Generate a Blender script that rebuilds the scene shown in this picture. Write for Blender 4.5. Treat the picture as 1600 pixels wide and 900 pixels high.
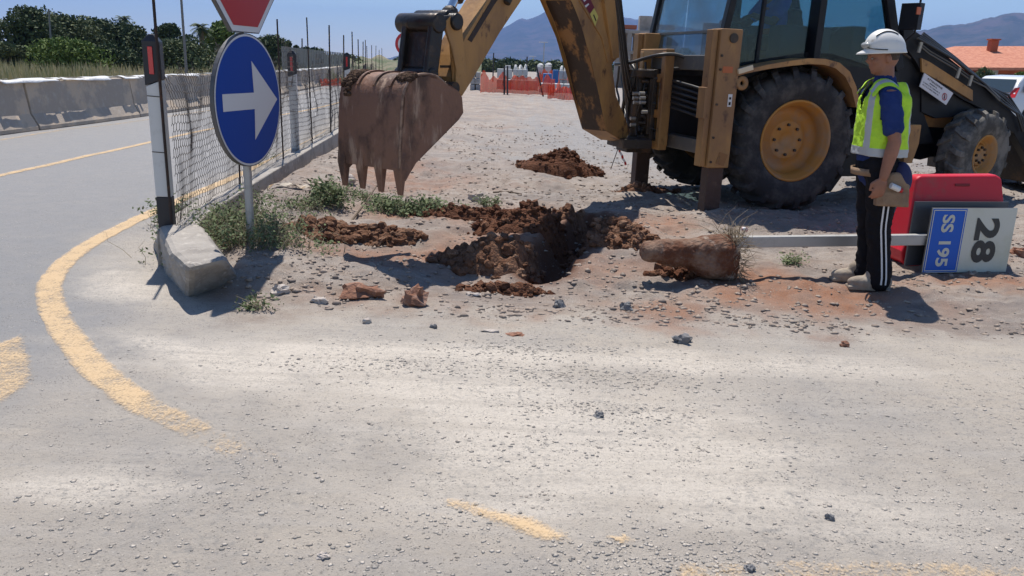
import bpy, bmesh, math, random
import numpy as np
from mathutils import Vector, Matrix, noise as mnoise
R = math.radians
rnd = random.Random(7); rng = np.random.default_rng(7)
sc = bpy.context.scene; COL = sc.collection
for o in list(bpy.data.objects): bpy.data.objects.remove(o)

# ------------------------------------------------------------------ camera
FPX, PITCH, ROLL, CH = 1232.0, math.atan(350/1232), 0.038, 1.55
fw = Vector((0, math.cos(PITCH), -math.sin(PITCH)))
r0 = Vector((1, 0, 0)); u0 = Vector((0, math.sin(PITCH), math.cos(PITCH)))
upv = u0*math.cos(ROLL) - r0*math.sin(ROLL); rtv = r0*math.cos(ROLL) + u0*math.sin(ROLL)
CO = Vector((0, 0, CH))
cam = bpy.data.cameras.new('camera'); co = bpy.data.objects.new('camera', cam); COL.objects.link(co)
m = Matrix((rtv, upv, -fw)).transposed().to_4x4(); m.translation = CO; co.matrix_world = m
cam.sensor_width = 36; cam.lens = FPX/1600*36; cam.clip_end = 40000; cam.clip_start = 0.05
sc.camera = co
# ------------------------------------------------------------------ sky, sun, exposure
SD = Vector((-0.20, 0.72, 1.80)).normalized()
w = bpy.data.worlds.new('World'); sc.world = w; w.use_nodes = True
nt = w.node_tree; nt.nodes.clear()
sky = nt.nodes.new('ShaderNodeTexSky'); sky.sky_type = 'NISHITA'; sky.sun_disc = False
sky.sun_elevation = math.asin(SD.z); sky.sun_rotation = math.atan2(SD.x, SD.y)
sky.air_density = 1.0; sky.dust_density = 0.0; sky.ozone_density = 4.0; sky.altitude = 0
bg = nt.nodes.new('ShaderNodeBackground'); bg.inputs[1].default_value = 0.10
wo = nt.nodes.new('ShaderNodeOutputWorld'); nt.links.new(sky.outputs[0], bg.inputs[0]); nt.links.new(bg.outputs[0], wo.inputs[0])
sl = bpy.data.lights.new('sun', 'SUN'); sl.energy = 4.9; sl.angle = R(0.5); sl.color = (1, .935, .85)
so = bpy.data.objects.new('sun', sl); COL.objects.link(so); so.rotation_euler = SD.to_track_quat('Z', 'Y').to_euler()
vs = sc.view_settings; vs.view_transform = 'Standard'; vs.look = 'None'; vs.gamma = 1; vs.use_curve_mapping = False; vs.exposure = 0.36

# ------------------------------------------------------------------ geometry of the place from the survey of the picture
def ray(x, y): return fw*FPX + rtv*(x-800) - upv*(y-450)
def g(x, y, z=0.0):
    d = ray(x, y); return CO + d*((z-CH)/d.z)
def pl(x, y, p, n):
    d = ray(x, y); n = Vector(n); return CO + d*((Vector(p)-CO).dot(n)/d.dot(n))
def atd(x, y, D):
    d = ray(x, y); return CO + d*(D/math.hypot(d.x, d.y))

# ------------------------------------------------------------------ materials
MATS = {}
def mat(name, col, rough=.7, metal=0, spec=.5, var=None, var2=None, bump=None, tint=None, alpha=None, coat=0, emit=None):
    """var=(colour, scale, lo, hi[,stretch]) noise-mixed second colour; bump=(scale,strength); tint=colour mixed by vertex value"""
    if name in MATS: return MATS[name]
    M = bpy.data.materials.new(name); M.use_nodes = True; t = M.node_tree; N = t.nodes; L = t.links
    b = N['Principled BSDF']; b.inputs['Roughness'].default_value = rough; b.inputs['Metallic'].default_value = metal
    b.inputs['Specular IOR Level'].default_value = spec
    if coat: b.inputs['Coat Weight'].default_value = coat
    tc = N.new('ShaderNodeTexCoord')
    rgb = N.new('ShaderNodeRGB'); rgb.outputs[0].default_value = (*col, 1); cur = rgb.outputs[0]
    def mixn(cur, c2, fac):
        mx = N.new('ShaderNodeMix'); mx.data_type = 'RGBA'
        L.new(fac, mx.inputs[0]); L.new(cur, mx.inputs[6]); mx.inputs[7].default_value = (*c2, 1); return mx.outputs[2]
    if tint:
        at = N.new('ShaderNodeAttribute'); at.attribute_name = 'tint'; cur = mixn(cur, tint, at.outputs['Fac'])
    for v in (var, var2):
        if v:
            mp = N.new('ShaderNodeMapping'); L.new(tc.outputs['Object'], mp.inputs[0])
            if len(v) > 4: mp.inputs['Scale'].default_value = v[4]
            n = N.new('ShaderNodeTexNoise'); n.inputs['Scale'].default_value = v[1]; n.inputs['Detail'].default_value = 6; n.inputs['Roughness'].default_value = .65
            L.new(mp.outputs[0], n.inputs['Vector'])
            r = N.new('ShaderNodeMapRange'); r.inputs[1].default_value = v[2]; r.inputs[2].default_value = v[3]; r.interpolation_type = 'SMOOTHSTEP'
            L.new(n.outputs[0], r.inputs[0]); cur = mixn(cur, v[0], r.outputs[0])
    L.new(cur, b.inputs['Base Color'])
    if bump:
        n = N.new('ShaderNodeTexNoise'); n.inputs['Scale'].default_value = bump[0]; n.inputs['Detail'].default_value = 5
        L.new(tc.outputs['Object'], n.inputs['Vector'])
        bp = N.new('ShaderNodeBump'); bp.inputs['Strength'].default_value = bump[1]; bp.inputs['Distance'].default_value = .02
        L.new(n.outputs[0], bp.inputs['Height']); L.new(bp.outputs[0], b.inputs['Normal'])
    if alpha is not None: b.inputs['Alpha'].default_value = alpha
    if emit: b.inputs['Emission Color'].default_value = (*emit, 1); b.inputs['Emission Strength'].default_value = 1
    MATS[name] = M; return M

def glass(name, tintc, fac):
    M = bpy.data.materials.new(name); M.use_nodes = True; t = M.node_tree; N = t.nodes; L = t.links; N.clear()
    o = N.new('ShaderNodeOutputMaterial'); tr = N.new('ShaderNodeBsdfTransparent'); tr.inputs[0].default_value = (*tintc, 1)
    gl = N.new('ShaderNodeBsdfGlossy'); gl.inputs['Roughness'].default_value = .04; gl.inputs[0].default_value = (.8, .9, 1, 1)
    df = N.new('ShaderNodeBsdfDiffuse'); df.inputs[0].default_value = (.25, .27, .27, 1)
    fr = N.new('ShaderNodeLayerWeight'); fr.inputs[0].default_value = .5
    pw_ = N.new('ShaderNodeMath'); pw_.operation = 'POWER'; L.new(fr.outputs['Facing'], pw_.inputs[0]); pw_.inputs[1].default_value = 4
    ad_ = N.new('ShaderNodeMath'); ad_.operation = 'MULTIPLY_ADD'; L.new(pw_.outputs[0], ad_.inputs[0]); ad_.inputs[1].default_value = .6; ad_.inputs[2].default_value = .03
    m1 = N.new('ShaderNodeMixShader'); L.new(ad_.outputs[0], m1.inputs[0]); L.new(tr.outputs[0], m1.inputs[1]); L.new(gl.outputs[0], m1.inputs[2])
    tc = N.new('ShaderNodeTexCoord'); n = N.new('ShaderNodeTexNoise'); n.inputs['Scale'].default_value = 3; n.inputs['Detail'].default_value = 6; L.new(tc.outputs['Object'], n.inputs[0])
    mr = N.new('ShaderNodeMapRange'); mr.inputs[1].default_value = .35; mr.inputs[2].default_value = .8; mr.inputs[3].default_value = fac*.5; mr.inputs[4].default_value = fac*2
    L.new(n.outputs[0], mr.inputs[0])
    m2 = N.new('ShaderNodeMixShader'); L.new(mr.outputs[0], m2.inputs[0]); L.new(m1.outputs[0], m2.inputs[1]); L.new(df.outputs[0], m2.inputs[2])
    L.new(m2.outputs[0], o.inputs[0]); return M

# ------------------------------------------------------------------ mesh builder
class MB:
    def __init__(s): s.v = []; s.f = []; s.mi = []; s.sm = []; s.t = []; s.ht = False
    def add(s, vs_, fs, mi=0, sm=False, tint=0.0):
        k = len(s.v); s.v.extend([tuple(p) for p in vs_]); s.f.extend([tuple(i+k for i in f) for f in fs])
        s.mi.extend([mi]*len(fs)); s.sm.extend([sm]*len(fs))
        if np.isscalar(tint): s.t.extend([tint]*len(vs_))
        else: s.t.extend(list(tint))
        return s
    def box(s, c, size, rot=None, mi=0):
        c = Vector(c); h = [x/2 for x in size]; P = []
        for z in (-1, 1):
            for x, y in ((-1, -1), (1, -1), (1, 1), (-1, 1)):
                p = Vector((x*h[0], y*h[1], z*h[2]))
                if rot is not None: p = rot @ p
                P.append(c+p)
        return s.add(P, [(3, 2, 1, 0), (4, 5, 6, 7), (0, 1, 5, 4), (1, 2, 6, 5), (2, 3, 7, 6), (3, 0, 4, 7)], mi)
    def loft(s, A, B, mi=0, mside=None):
        """closed solid between two matching 3D polygons"""
        n = len(A); P = list(A)+list(B)
        s.add(P, [tuple(range(n))[::-1], tuple(range(n, 2*n))], mi)
        return s.add(P, [(i, (i+1) % n, n+(i+1) % n, n+i) for i in range(n)], mi if mside is None else mside)
    def beam(s, a, b, w_, h_, up=Vector((0, 0, 1)), mi=0):
        a = Vector(a); b = Vector(b); d = (b-a).normalized(); sd = d.cross(up)
        if sd.length < 1e-4: sd = d.cross(Vector((1, 0, 0)))
        sd.normalize(); u = sd.cross(d); q = [sd*w_/2*i+u*h_/2*j for i, j in ((-1, -1), (1, -1), (1, 1), (-1, 1))]
        return s.loft([a+k for k in q], [b+k for k in q], mi)
    def tube(s, pts, r, seg=8, mi=0, cap=True, sm=True, tint=0.0):
        pts = [Vector(p) for p in pts]; n = len(pts); rr = r if isinstance(r, (list, tuple)) else [r]*n
        P = []; ref = None
        for i, p in enumerate(pts):
            d = (pts[min(i+1, n-1)]-pts[max(i-1, 0)]); d = d.normalized() if d.length > 1e-9 else Vector((0, 0, 1))
            if ref is None: ref = d.orthogonal().normalized()
            ref = (ref-d*ref.dot(d)); ref = ref.normalized() if ref.length > 1e-6 else d.orthogonal().normalized()
            c = d.cross(ref)
            for k in range(seg):
                a = 2*math.pi*k/seg; P.append(p+(ref*math.cos(a)+c*math.sin(a))*rr[i])
        F = [(i*seg+k, i*seg+(k+1) % seg, (i+1)*seg+(k+1) % seg, (i+1)*seg+k) for i in range(n-1) for k in range(seg)]
        s.add(P, F, mi, sm, tint)
        if cap: s.add(P[:seg], [tuple(range(seg))[::-1]], mi, False, tint); s.add(P[-seg:], [tuple(range(seg))], mi, False, tint)
        return s
    def cyl(s, a, b, r, seg=20, mi=0, r2=None): return s.tube([a, b], [r, r if r2 is None else r2], seg, mi)
    def ell(s, c, rad, rot=None, seg=14, mi=0, nz=0.0, seed=0, tint=0.0):
        c = Vector(c); P = []; rings = max(4, seg//2)
        for i in range(rings+1):
            th = math.pi*i/rings
            for k in range(seg):
                ph = 2*math.pi*k/seg
                d = Vector((math.sin(th)*math.cos(ph), math.sin(th)*math.sin(ph), math.cos(th)))
                q = 1.0
                if nz: q = 1+nz*mnoise.noise(d*1.7+Vector((seed, seed*.7, 3)))+nz*.5*mnoise.noise(d*4+Vector((seed, 1, 3)))
                p = Vector((d.x*rad[0], d.y*rad[1], d.z*rad[2]))*q
                if rot is not None: p = rot @ p
                P.append(c+p)
        F = [(i*seg+k, (i+1)*seg+k, (i+1)*seg+(k+1) % seg, i*seg+(k+1) % seg) for i in range(rings) for k in range(seg)]
        return s.add(P, F, mi, True, tint)
    def lathe(s, prof, o, ax, seg=48, mi=0, sm=True):
        o = Vector(o); ax = Vector(ax).normalized(); e1 = ax.orthogonal().normalized(); e2 = ax.cross(e1); n = len(prof); P = []
        for r_, h_ in prof:
            for k in range(seg):
                a = 2*math.pi*k/seg; P.append(o+ax*h_+(e1*math.cos(a)+e2*math.sin(a))*r_)
        return s.add(P, [(i*seg+k, i*seg+(k+1) % seg, (i+1)*seg+(k+1) % seg, (i+1)*seg+k) for i in range(n-1) for k in range(seg)], mi, sm)
    def build(s, name, mats, parent=None, world=True, bevel=0, weld=False, **tags):
        me = bpy.data.meshes.new(name)
        V = s.v
        if parent is not None and world:
            rt = parent
            while rt.parent is not None: rt = rt.parent
            inv = XF.get(rt.name, Matrix()).inverted(); V = [inv @ Vector(p) for p in V]
        me.from_pydata(V, [], s.f)
        if not isinstance(mats, (list, tuple)): mats = [mats]
        for m_ in mats: me.materials.append(m_)
        me.polygons.foreach_set('material_index', s.mi); me.polygons.foreach_set('use_smooth', s.sm)
        if any(x != 0 for x in s.t):
            a = me.attributes.new('tint', 'FLOAT', 'POINT'); a.data.foreach_set('value', s.t)
        me.update()
        o = bpy.data.objects.new(name, me); COL.objects.link(o); o.parent = parent
        if bevel:
            wm = o.modifiers.new('weld', 'WELD'); wm.merge_threshold = .0005
            bm_ = o.modifiers.new('bevel', 'BEVEL'); bm_.width = bevel; bm_.segments = 2; bm_.limit_method = 'ANGLE'; bm_.angle_limit = R(35)
        tag(o, **tags); return o
XF = {}
def tag(o, label=None, cat=None, group=None, kind=None):
    if label: o['label'] = label
    if cat: o['category'] = cat
    if group: o['group'] = group
    if kind: o['kind'] = kind
    return o
def thing(name, label, cat, loc=(0, 0, 0), rz=0, group=None):
    o = bpy.data.objects.new(name, None); COL.objects.link(o); o.location = loc; o.rotation_euler = (0, 0, rz); o.empty_display_size = .1
    XF[o.name] = Matrix.Translation(Vector(loc)) @ Matrix.Rotation(rz, 4, 'Z'); return tag(o, label, cat, group)
def copy_tree(o, parent=None):
    c = o.copy(); COL.objects.link(c)
    if parent: c.parent = parent
    for ch in [x for x in bpy.data.objects if x.parent == o]: copy_tree(ch, c)
    return c
def text2d(s, size=1.0, bold=0.0):
    cu = bpy.data.curves.new('t', 'FONT'); cu.body = s; cu.size = size; cu.offset = bold; cu.align_x = 'CENTER'; cu.align_y = 'CENTER'; cu.resolution_u = 4
    o = bpy.data.objects.new('t', cu); COL.objects.link(o); dg = bpy.context.evaluated_depsgraph_get()
    me = bpy.data.meshes.new_from_object(o.evaluated_get(dg)); V = [(v.co.x, v.co.y) for v in me.vertices]; F = [tuple(p.vertices) for p in me.polygons]
    bpy.data.objects.remove(o); bpy.data.meshes.remove(me)
    xs = [p[0] for p in V]; ys = [p[1] for p in V]; cx = (min(xs)+max(xs))/2; cy = (min(ys)+max(ys))/2
    return [(a-cx, b-cy) for a, b in V], F, max(xs)-min(xs), max(ys)-min(ys)
def put_text(mb, s, o, ex, ey, w_, h_, mi, bold=0.0):
    V, F, tw, th = text2d(s, 1.0, bold); o = Vector(o); ex = Vector(ex); ey = Vector(ey)
    mb.add([o+ex*(a/tw*w_)+ey*(b/th*h_) for a, b in V], F, mi)
VT = {}
def vnoise(x, y, s, seed):
    if seed not in VT: VT[seed] = np.random.default_rng(seed).random((256, 256))
    T = VT[seed]; x = x/s+1000; y = y/s+1000
    xi = np.floor(x).astype(int); yi = np.floor(y).astype(int); fx = x-xi; fy = y-yi; fx = fx*fx*(3-2*fx); fy = fy*fy*(3-2*fy)
    a = T[xi % 256, yi % 256]; b = T[(xi+1) % 256, yi % 256]; c = T[xi % 256, (yi+1) % 256]; d = T[(xi+1) % 256, (yi+1) % 256]
    return (a*(1-fx)+b*fx)*(1-fy)+(c*(1-fx)+d*fx)*fy-.5
def sms(a, b, x): t = np.clip((x-a)/(b-a), 0, 1); return t*t*(3-2*t)

# ------------------------------------------------------------------ terrain
TR = [g(848, 418, .05), g(882, 388, .05), g(930, 350, .08)]       # trench line
def segd(x, y, a, b):
    ax, ay, bx, by = a[0], a[1], b[0], b[1]; dx, dy = bx-ax, by-ay
    t = np.clip(((x-ax)*dx+(y-ay)*dy)/(dx*dx+dy*dy), 0, 1); return np.hypot(x-ax-t*dx, y-ay-t*dy)
KX = [(4.0, -1.6), (4.9, -1.95), (5.7, -2.5), (6.4, -2.66), (8.0, -2.82), (10, -2.98), (14, -3.28), (20, -4.0), (30, -5.6), (60, -9.5), (200, -30)]
def wallx(y): return np.interp(y, [k[0] for k in KX], [k[1] for k in KX])
def hgt(x, y):
    x = np.asarray(x, float); y = np.asarray(y, float)
    site = sms(-.1, .5, x-wallx(y))
    h = .15*sms(4.9, 8.0, y)*site + .10*sms(3.3, 6, x)*sms(6.5, 10, y)*sms(60, 20, y)
    rough = site*sms(4.4, 5.6, y)
    near = sms(80, 30, np.hypot(x, y))
    h = h + near*(rough*(.10*vnoise(x, y, 1.1, 1)+.06*vnoise(x, y, .37, 2)+.042*vnoise(x, y, .13, 3)+.020*vnoise(x, y, .055, 4))
         + (1-rough)*(.012*vnoise(x, y, .9, 5)+.004*vnoise(x, y, .12, 6)+.003*vnoise(x, y, .04, 7)*site))
    h = h + .13*np.exp(-((x-wallx(y)-.55)/.55)**2)*sms(4.75, 5.7, y)*sms(14, 9, y)*sms(.0, .25, x-wallx(y))
    wx = x+.10*vnoise(x, y, .25, 11); wy = y+.10*vnoise(x, y, .22, 12)
    d = np.minimum(segd(wx, wy, TR[0], TR[1]), segd(wx, wy, TR[1], TR[2]))
    h = h - .30*sms(.24, .05, d) - .05*np.exp(-((x+1.15)**2/.5+(y-6.4)**2/.15))
    return h
def H(x, y): return float(hgt(x, y))
def grow(a, b, step, lo, hi):
    c = list(np.arange(a, b, step)); s_ = step; p = c[-1]
    while p < hi: s_ *= 1.14; p += s_; c.append(p)
    s_ = step; p = c[0]; L_ = []
    while p > lo: s_ *= 1.14; p -= s_; L_.append(p)
    return np.array(L_[::-1]+c)
gx = grow(-4.4, 5.0, .022, -9000, 9000); gy = grow(1.5, 10.0, .022, -60, 9500)
X, Y = np.meshgrid(gx, gy, indexing='ij'); Z = hgt(X, Y)
nx, ny = X.shape; idx = np.arange(nx*ny).reshape(nx, ny)
cx_ = (X[:-1, :-1]+X[1:, 1:])/2; cy_ = (Y[:-1, :-1]+Y[1:, 1:])/2
FB = lambda x: 4.72+.10*np.sin(x*1.3)                                  # where the asphalt apron gives way to dirt
leftroad = (cx_ < wallx(cy_)-.02) & (cx_ > wallx(cy_)-7.2) & (cy_ < 400)
road = (leftroad | ((cy_ < FB(cx_)) & (cx_ > -14) & (cx_ < 14))) & (cy_ > -20)
def attr_site(x, y):
    n1 = vnoise(x, y, .5, 21)+.6*vnoise(x, y, .17, 22)+.3*vnoise(x, y, .06, 23)
    asp = np.maximum(sms(.35, -.35, y-FB(x)+.5*n1), sms(.12, -.12, x-wallx(y)+.05*n1))*sms(-7.5, -7.1, x-wallx(y))
    def blob(px, py, rx, ry, rot=0, z=.05):
        c = g(px, py, z); ca, sa = math.cos(rot), math.sin(rot); dx, dy = x-c.x, y-c.y
        u, v = dx*ca+dy*sa, -dx*sa+dy*ca; return np.exp(-((u/rx)**2+(v/ry)**2)*(1+.0*n1))
    red = 0
    for b in ((840, 400, .9, .5), (600, 400, .7, .35), (1180, 470, 1.0, .28), (1000, 500, 1.1, .16), (1300, 455, .5, .25), (560, 460, .7, .18), (950, 360, .7, .5), (870, 275, .5, .5), (700, 350, .8, .3), (620, 290, .8, 1.0), (1200, 440, .9, .35), (1500, 440, .8, .2)):
        red = red + blob(*b)*(.75)
    red = np.clip(red*1.0+n1*.9*sms(0.02, .3, red), 0, 1)
    pale = 0
    for b in ((800, 640, 1.0, .35, .1), (1000, 720, 1.2, .30), (620, 600, .7, .25, -.25), (190, 450, .22, .6, .55), (330, 570, .8, .13, -.6), (480, 560, 1.0, .25), (900, 560, 2.0, .15), (1100, 800, 1.0, .2), (150, 760, .5, .12)):
        pale = pale + blob(*b, 0.0) if len(b) == 5 else pale + blob(b[0], b[1], b[2], b[3], 0, 0)
    pale = np.clip(pale*.8+n1*.7*sms(.05, .4, pale), 0, 1)
    grass = sms(-7.6, -8.4, x-wallx(y))*sms(-9.4, -10.2, x+0*y)
    traffic = sms(-.1, -1.2, x-wallx(y)+.3*n1)*(y > 3)+sms(4.2, 6.5, y)*0
    trod = sms(.35, .0, np.abs(y-(4.35+.06*x)))*0
    grey = np.clip(sms(8.5, 12, y+1.2*n1)*sms(.3, 1.2, x-wallx(y))*sms(-1.0, 1.5, x+2*n1)*(.55+.6*n1)+.7*blob(1000, 225, 3.0, 4.5, 0, .1), 0, 1)
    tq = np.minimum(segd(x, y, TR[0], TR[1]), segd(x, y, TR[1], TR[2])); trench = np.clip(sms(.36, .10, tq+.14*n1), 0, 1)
    for path, w_ in ((((330, 560), (560, 640), (900, 660), (1400, 640)), .10), (((420, 520), (700, 548), (1000, 552), (1500, 560)), .09), (((500, 700), (800, 720), (1200, 715), (1700, 700)), .11), (((120, 430), (170, 520), (330, 620), (600, 700)), .06)):
        Q = [g(*p) for p in path]; d = np.full(np.shape(x), 9.0)
        for a, b in zip(Q[:-1], Q[1:]): d = np.minimum(d, segd(x, y+.03*np.sin(x*1.3), a, b))
        pale = np.clip(pale+.35*np.exp(-(d/w_)**2)*(.6+1.5*n1)*(.55+.45*np.cos(d*150)), 0, 1)
    return asp, red, pale, grass, traffic, grey, trench
A = attr_site(X, Y)
ANAMES = ('asph', 'red', 'pale', 'grass', 'clean', 'grey', 'trench')
def ground_mat():
    M = bpy.data.materials.new('dusty ground'); M.use_nodes = True; t = M.node_tree; N = t.nodes; L = t.links; b = N['Principled BSDF']
    b.inputs['Roughness'].default_value = .92; b.inputs['Specular IOR Level'].default_value = .25
    tc = N.new('ShaderNodeTexCoord'); P = tc.outputs['Object']
    def nz(scale, det=6, ro=.65, st=None):
        v = P
        if st: mp = N.new('ShaderNodeMapping'); mp.inputs['Scale'].default_value = st; mp.inputs['Rotation'].default_value = (0, 0, .07); L.new(P, mp.inputs[0]); v = mp.outputs[0]
        n = N.new('ShaderNodeTexNoise'); n.inputs['Scale'].default_value = scale; n.inputs['Detail'].default_value = det; n.inputs['Roughness'].default_value = ro; L.new(v, n.inputs['Vector']); return n.outputs[0]
    def rg(s_, a, b_, c=0, d=1):
        r_ = N.new('ShaderNodeMapRange'); r_.inputs[1].default_value = a; r_.inputs[2].default_value = b_; r_.inputs[3].default_value = c; r_.inputs[4].default_value = d; L.new(s_, r_.inputs[0]); return r_.outputs[0]
    def mx(a, b_, f):
        q = N.new('ShaderNodeMix'); q.data_type = 'RGBA'; L.new(f, q.inputs[0])
        for i, c in ((6, a), (7, b_)):
            if isinstance(c, tuple): q.inputs[i].default_value = (*c, 1)
            else: L.new(c, q.inputs[i])
        return q.outputs[2]
    def mul(a, b_, op='MULTIPLY'):
        q = N.new('ShaderNodeMath'); q.operation = op; q.use_clamp = (op != 'ADDN')
        for i, c in ((0, a), (1, b_)):
            if isinstance(c, (int, float)): q.inputs[i].default_value = c
            else: L.new(c, q.inputs[i])
        return q.outputs[0]
    at = {}
    for n in ANAMES: a = N.new('ShaderNodeAttribute'); a.attribute_name = n; at[n] = a.outputs['Fac']
    big = nz(.9); med = nz(5); fine = nz(38, 8, .75); grit = nz(160, 4, .8); streak = nz(2.2, 5, .6, (.35, 5.5, 1))
    dirt = mx((.27, .215, .175), (.37, .325, .285), rg(med, .35, .65)); dirt = mx(dirt, (.225, .195, .178), rg(big, .45, .65)); dirt = mx(dirt, (.40, .36, .32), mul(rg(streak, .5, .7), .6)); dirt = mx(dirt, (.24, .15, .11), mul(rg(nz(1.7), .55, .7), .6))
    dirt = mx(dirt, (.255, .26, .265), mul(at['grey'], rg(fine, .3, .6)))
    dirt = mx(dirt, (.295, .150, .092), mul(at['red'], rg(med, .25, .6, .5, 1)))
    asp = mx((.425, .378, .325), (.485, .435, .37), rg(med, .3, .7)); asp = mx(asp, (.325, .308, .292), mul(rg(big, .40, .68), .8)); asp = mx(asp, (.46, .425, .385), mul(rg(streak, .48, .72), .55))
    asp = mx(asp, (.27, .27, .275), mul(at['clean'], rg(med, .1, .6, .7, 1)))
    asp = mx(asp, (.66, .60, .52), mul(at['pale'], mul(rg(fine, .32, .55, .15, 1), rg(streak, .30, .55, .5, 1))))
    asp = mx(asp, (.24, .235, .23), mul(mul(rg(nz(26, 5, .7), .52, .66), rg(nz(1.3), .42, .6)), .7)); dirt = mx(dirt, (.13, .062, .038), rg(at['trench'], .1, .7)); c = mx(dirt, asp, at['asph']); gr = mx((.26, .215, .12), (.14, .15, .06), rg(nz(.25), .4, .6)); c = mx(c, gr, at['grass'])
    # grit: dark chips and pale crumbs of stone
    vo = N.new('ShaderNodeTexVoronoi'); vo.inputs['Scale'].default_value = 75; L.new(P, vo.inputs['Vector'])
    sp = mul(rg(vo.outputs['Distance'], .16, .28, 1, 0), rg(nz(9, 3), .44, .60)); c = mx(c, (.12, .115, .11), mul(sp, .9))
    v2 = N.new('ShaderNodeTexVoronoi'); v2.inputs['Scale'].default_value = 42; v2.inputs['Randomness'].default_value = 1; L.new(P, v2.inputs['Vector'])
    sp2 = mul(rg(v2.outputs['Distance'], .13, .20, 1, 0), rg(nz(4.5, 4), .47, .60)); sc_ = N.new('ShaderNodeSeparateColor'); L.new(v2.outputs['Color'], sc_.inputs[0])
    c = mx(c, mx((.13, .125, .12), (.58, .54, .48), rg(sc_.outputs[0], .45, .6)), mul(sp2, .9))
    c = mx(c, (.20, .19, .185), mul(rg(grit, .60, .72), .8)); c = mx(c, (.55, .52, .49), mul(rg(grit, .36, .26), .5))
    c = mx(c, (.17, .15, .14), mul(rg(fine, .56, .72), .7))
    L.new(c, b.inputs['Base Color'])
    hsum = mul(mul(fine, .7), mul(grit, .35), 'ADDN' if False else 'ADD')
    bp = N.new('ShaderNodeBump'); bp.inputs['Strength'].default_value = .85; bp.inputs['Distance'].default_value = .028; L.new(hsum, bp.inputs['Height']); L.new(bp.outputs[0], b.inputs['Normal'])
    return M
GM = ground_mat()
def sheet(name, mask):
    q = np.stack([idx[:-1, :-1], idx[1:, :-1], idx[1:, 1:], idx[:-1, 1:]], -1)[mask]; used = np.unique(q); remap = np.full(nx*ny, -1); remap[used] = np.arange(len(used))
    me = bpy.data.meshes.new(name); V = np.stack([X.ravel()[used], Y.ravel()[used], Z.ravel()[used]], 1); F = remap[q]
    me.vertices.add(len(V)); me.vertices.foreach_set('co', V.ravel()); me.loops.add(F.size); me.loops.foreach_set('vertex_index', F.ravel().astype(np.int32))
    me.polygons.add(len(F)); me.polygons.foreach_set('loop_start', np.arange(0, F.size, 4, dtype=np.int32)); me.polygons.foreach_set('use_smooth', np.ones(len(F), bool))
    me.update(calc_edges=True)
    for n, a in zip(ANAMES, A):
        t = me.attributes.new(n, 'FLOAT', 'POINT'); t.data.foreach_set('value', np.broadcast_to(a, X.shape).ravel()[used].astype(np.float32))
    me.materials.append(GM); o = bpy.data.objects.new(name, me); COL.objects.link(o); return tag(o, kind='structure')
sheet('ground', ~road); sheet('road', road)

# ------------------------------------------------------------------ painted lines
def paint_mat(name, lo, hi):
    M = bpy.data.materials.new(name); M.use_nodes = True; t = M.node_tree; N = t.nodes; L = t.links; b = N['Principled BSDF']; b.inputs['Roughness'].default_value = .85
    b.inputs['Specular IOR Level'].default_value = .25
    tc = N.new('ShaderNodeTexCoord'); n = N.new('ShaderNodeTexNoise'); n.inputs['Scale'].default_value = 6; n.inputs['Detail'].default_value = 8; n.inputs['Roughness'].default_value = .75; L.new(tc.outputs['Object'], n.inputs[0])
    n2 = N.new('ShaderNodeTexNoise'); n2.inputs['Scale'].default_value = 85; n2.inputs['Detail'].default_value = 5; n2.inputs['Roughness'].default_value = .7; L.new(tc.outputs['Object'], n2.inputs[0])
    a = N.new('ShaderNodeAttribute'); a.attribute_name = 'tint'
    s1 = N.new('ShaderNodeMath'); s1.operation = 'ADD'; L.new(n.outputs[0], s1.inputs[0]); L.new(n2.outputs[0], s1.inputs[1])
    s2 = N.new('ShaderNodeMath'); s2.operation = 'SUBTRACT'; L.new(s1.outputs[0], s2.inputs[0]); L.new(a.outputs['Fac'], s2.inputs[1])
    r_ = N.new('ShaderNodeMapRange'); r_.inputs[1].default_value = lo; r_.inputs[2].default_value = hi; r_.inputs[4].default_value = .74; L.new(s2.outputs[0], r_.inputs[0]); L.new(r_.outputs[0], b.inputs['Alpha'])
    mx = N.new('ShaderNodeMix'); mx.data_type = 'RGBA'; L.new(n2.outputs[0], mx.inputs[0]); mx.inputs[6].default_value = (.60, .40, .21, 1); mx.inputs[7].default_value = (.68, .53, .34, 1)
    L.new(mx.outputs[2], b.inputs['Base Color']); return M
PM = paint_mat('worn yellow paint', .60, .94)
def smooth_path(P, n=12):
    out = []
    for i in range(len(P)-1):
        p0, p1, p2, p3 = P[max(i-1, 0)], P[i], P[i+1], P[min(i+2, len(P)-1)]
        for k in range(n):
            t = k/n; out.append(.5*((2*p1)+(p2-p0)*t+(2*p0-5*p1+4*p2-p3)*t*t+(3*p1-p0-3*p2+p3)*t**3))
    out.append(P[-1]); return out
def line(name, pts, width, wear):
    P = smooth_path([Vector((p[0], p[1], 0)) for p in pts]); V = []; T = []; F = []
    for i, p in enumerate(P):
        d = (P[min(i+1, len(P)-1)]-P[max(i-1, 0)]).normalized(); s_ = Vector((-d.y, d.x, 0)); wd = width(i/(len(P)-1))
        for k in range(7):
            u = k/6*2-1; q = p+s_*(u*wd/2+.006*rnd.uniform(-1, 1)*(abs(u) > .9)); V.append((q.x, q.y, H(q.x, q.y)+.005)); T.append(wear(i/(len(P)-1))+.25*(abs(u) > .9)+.001)
    for i in range(len(P)-1):
        for k in range(6): F.append((i*7+k, i*7+k+1, i*7+k+8, i*7+k+7))
    mb = MB(); mb.add(V, F, 0, True, T); return mb.build(name, PM, kind='structure')
curve = [(560, 178), (500, 212), (440, 243), (360, 280), (300, 305), (245, 329), (170, 366), (112, 402), (80, 440), (84, 485), (112, 532), (158, 585), (215, 628), (295, 668), (400, 716), (520, 752)]
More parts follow.
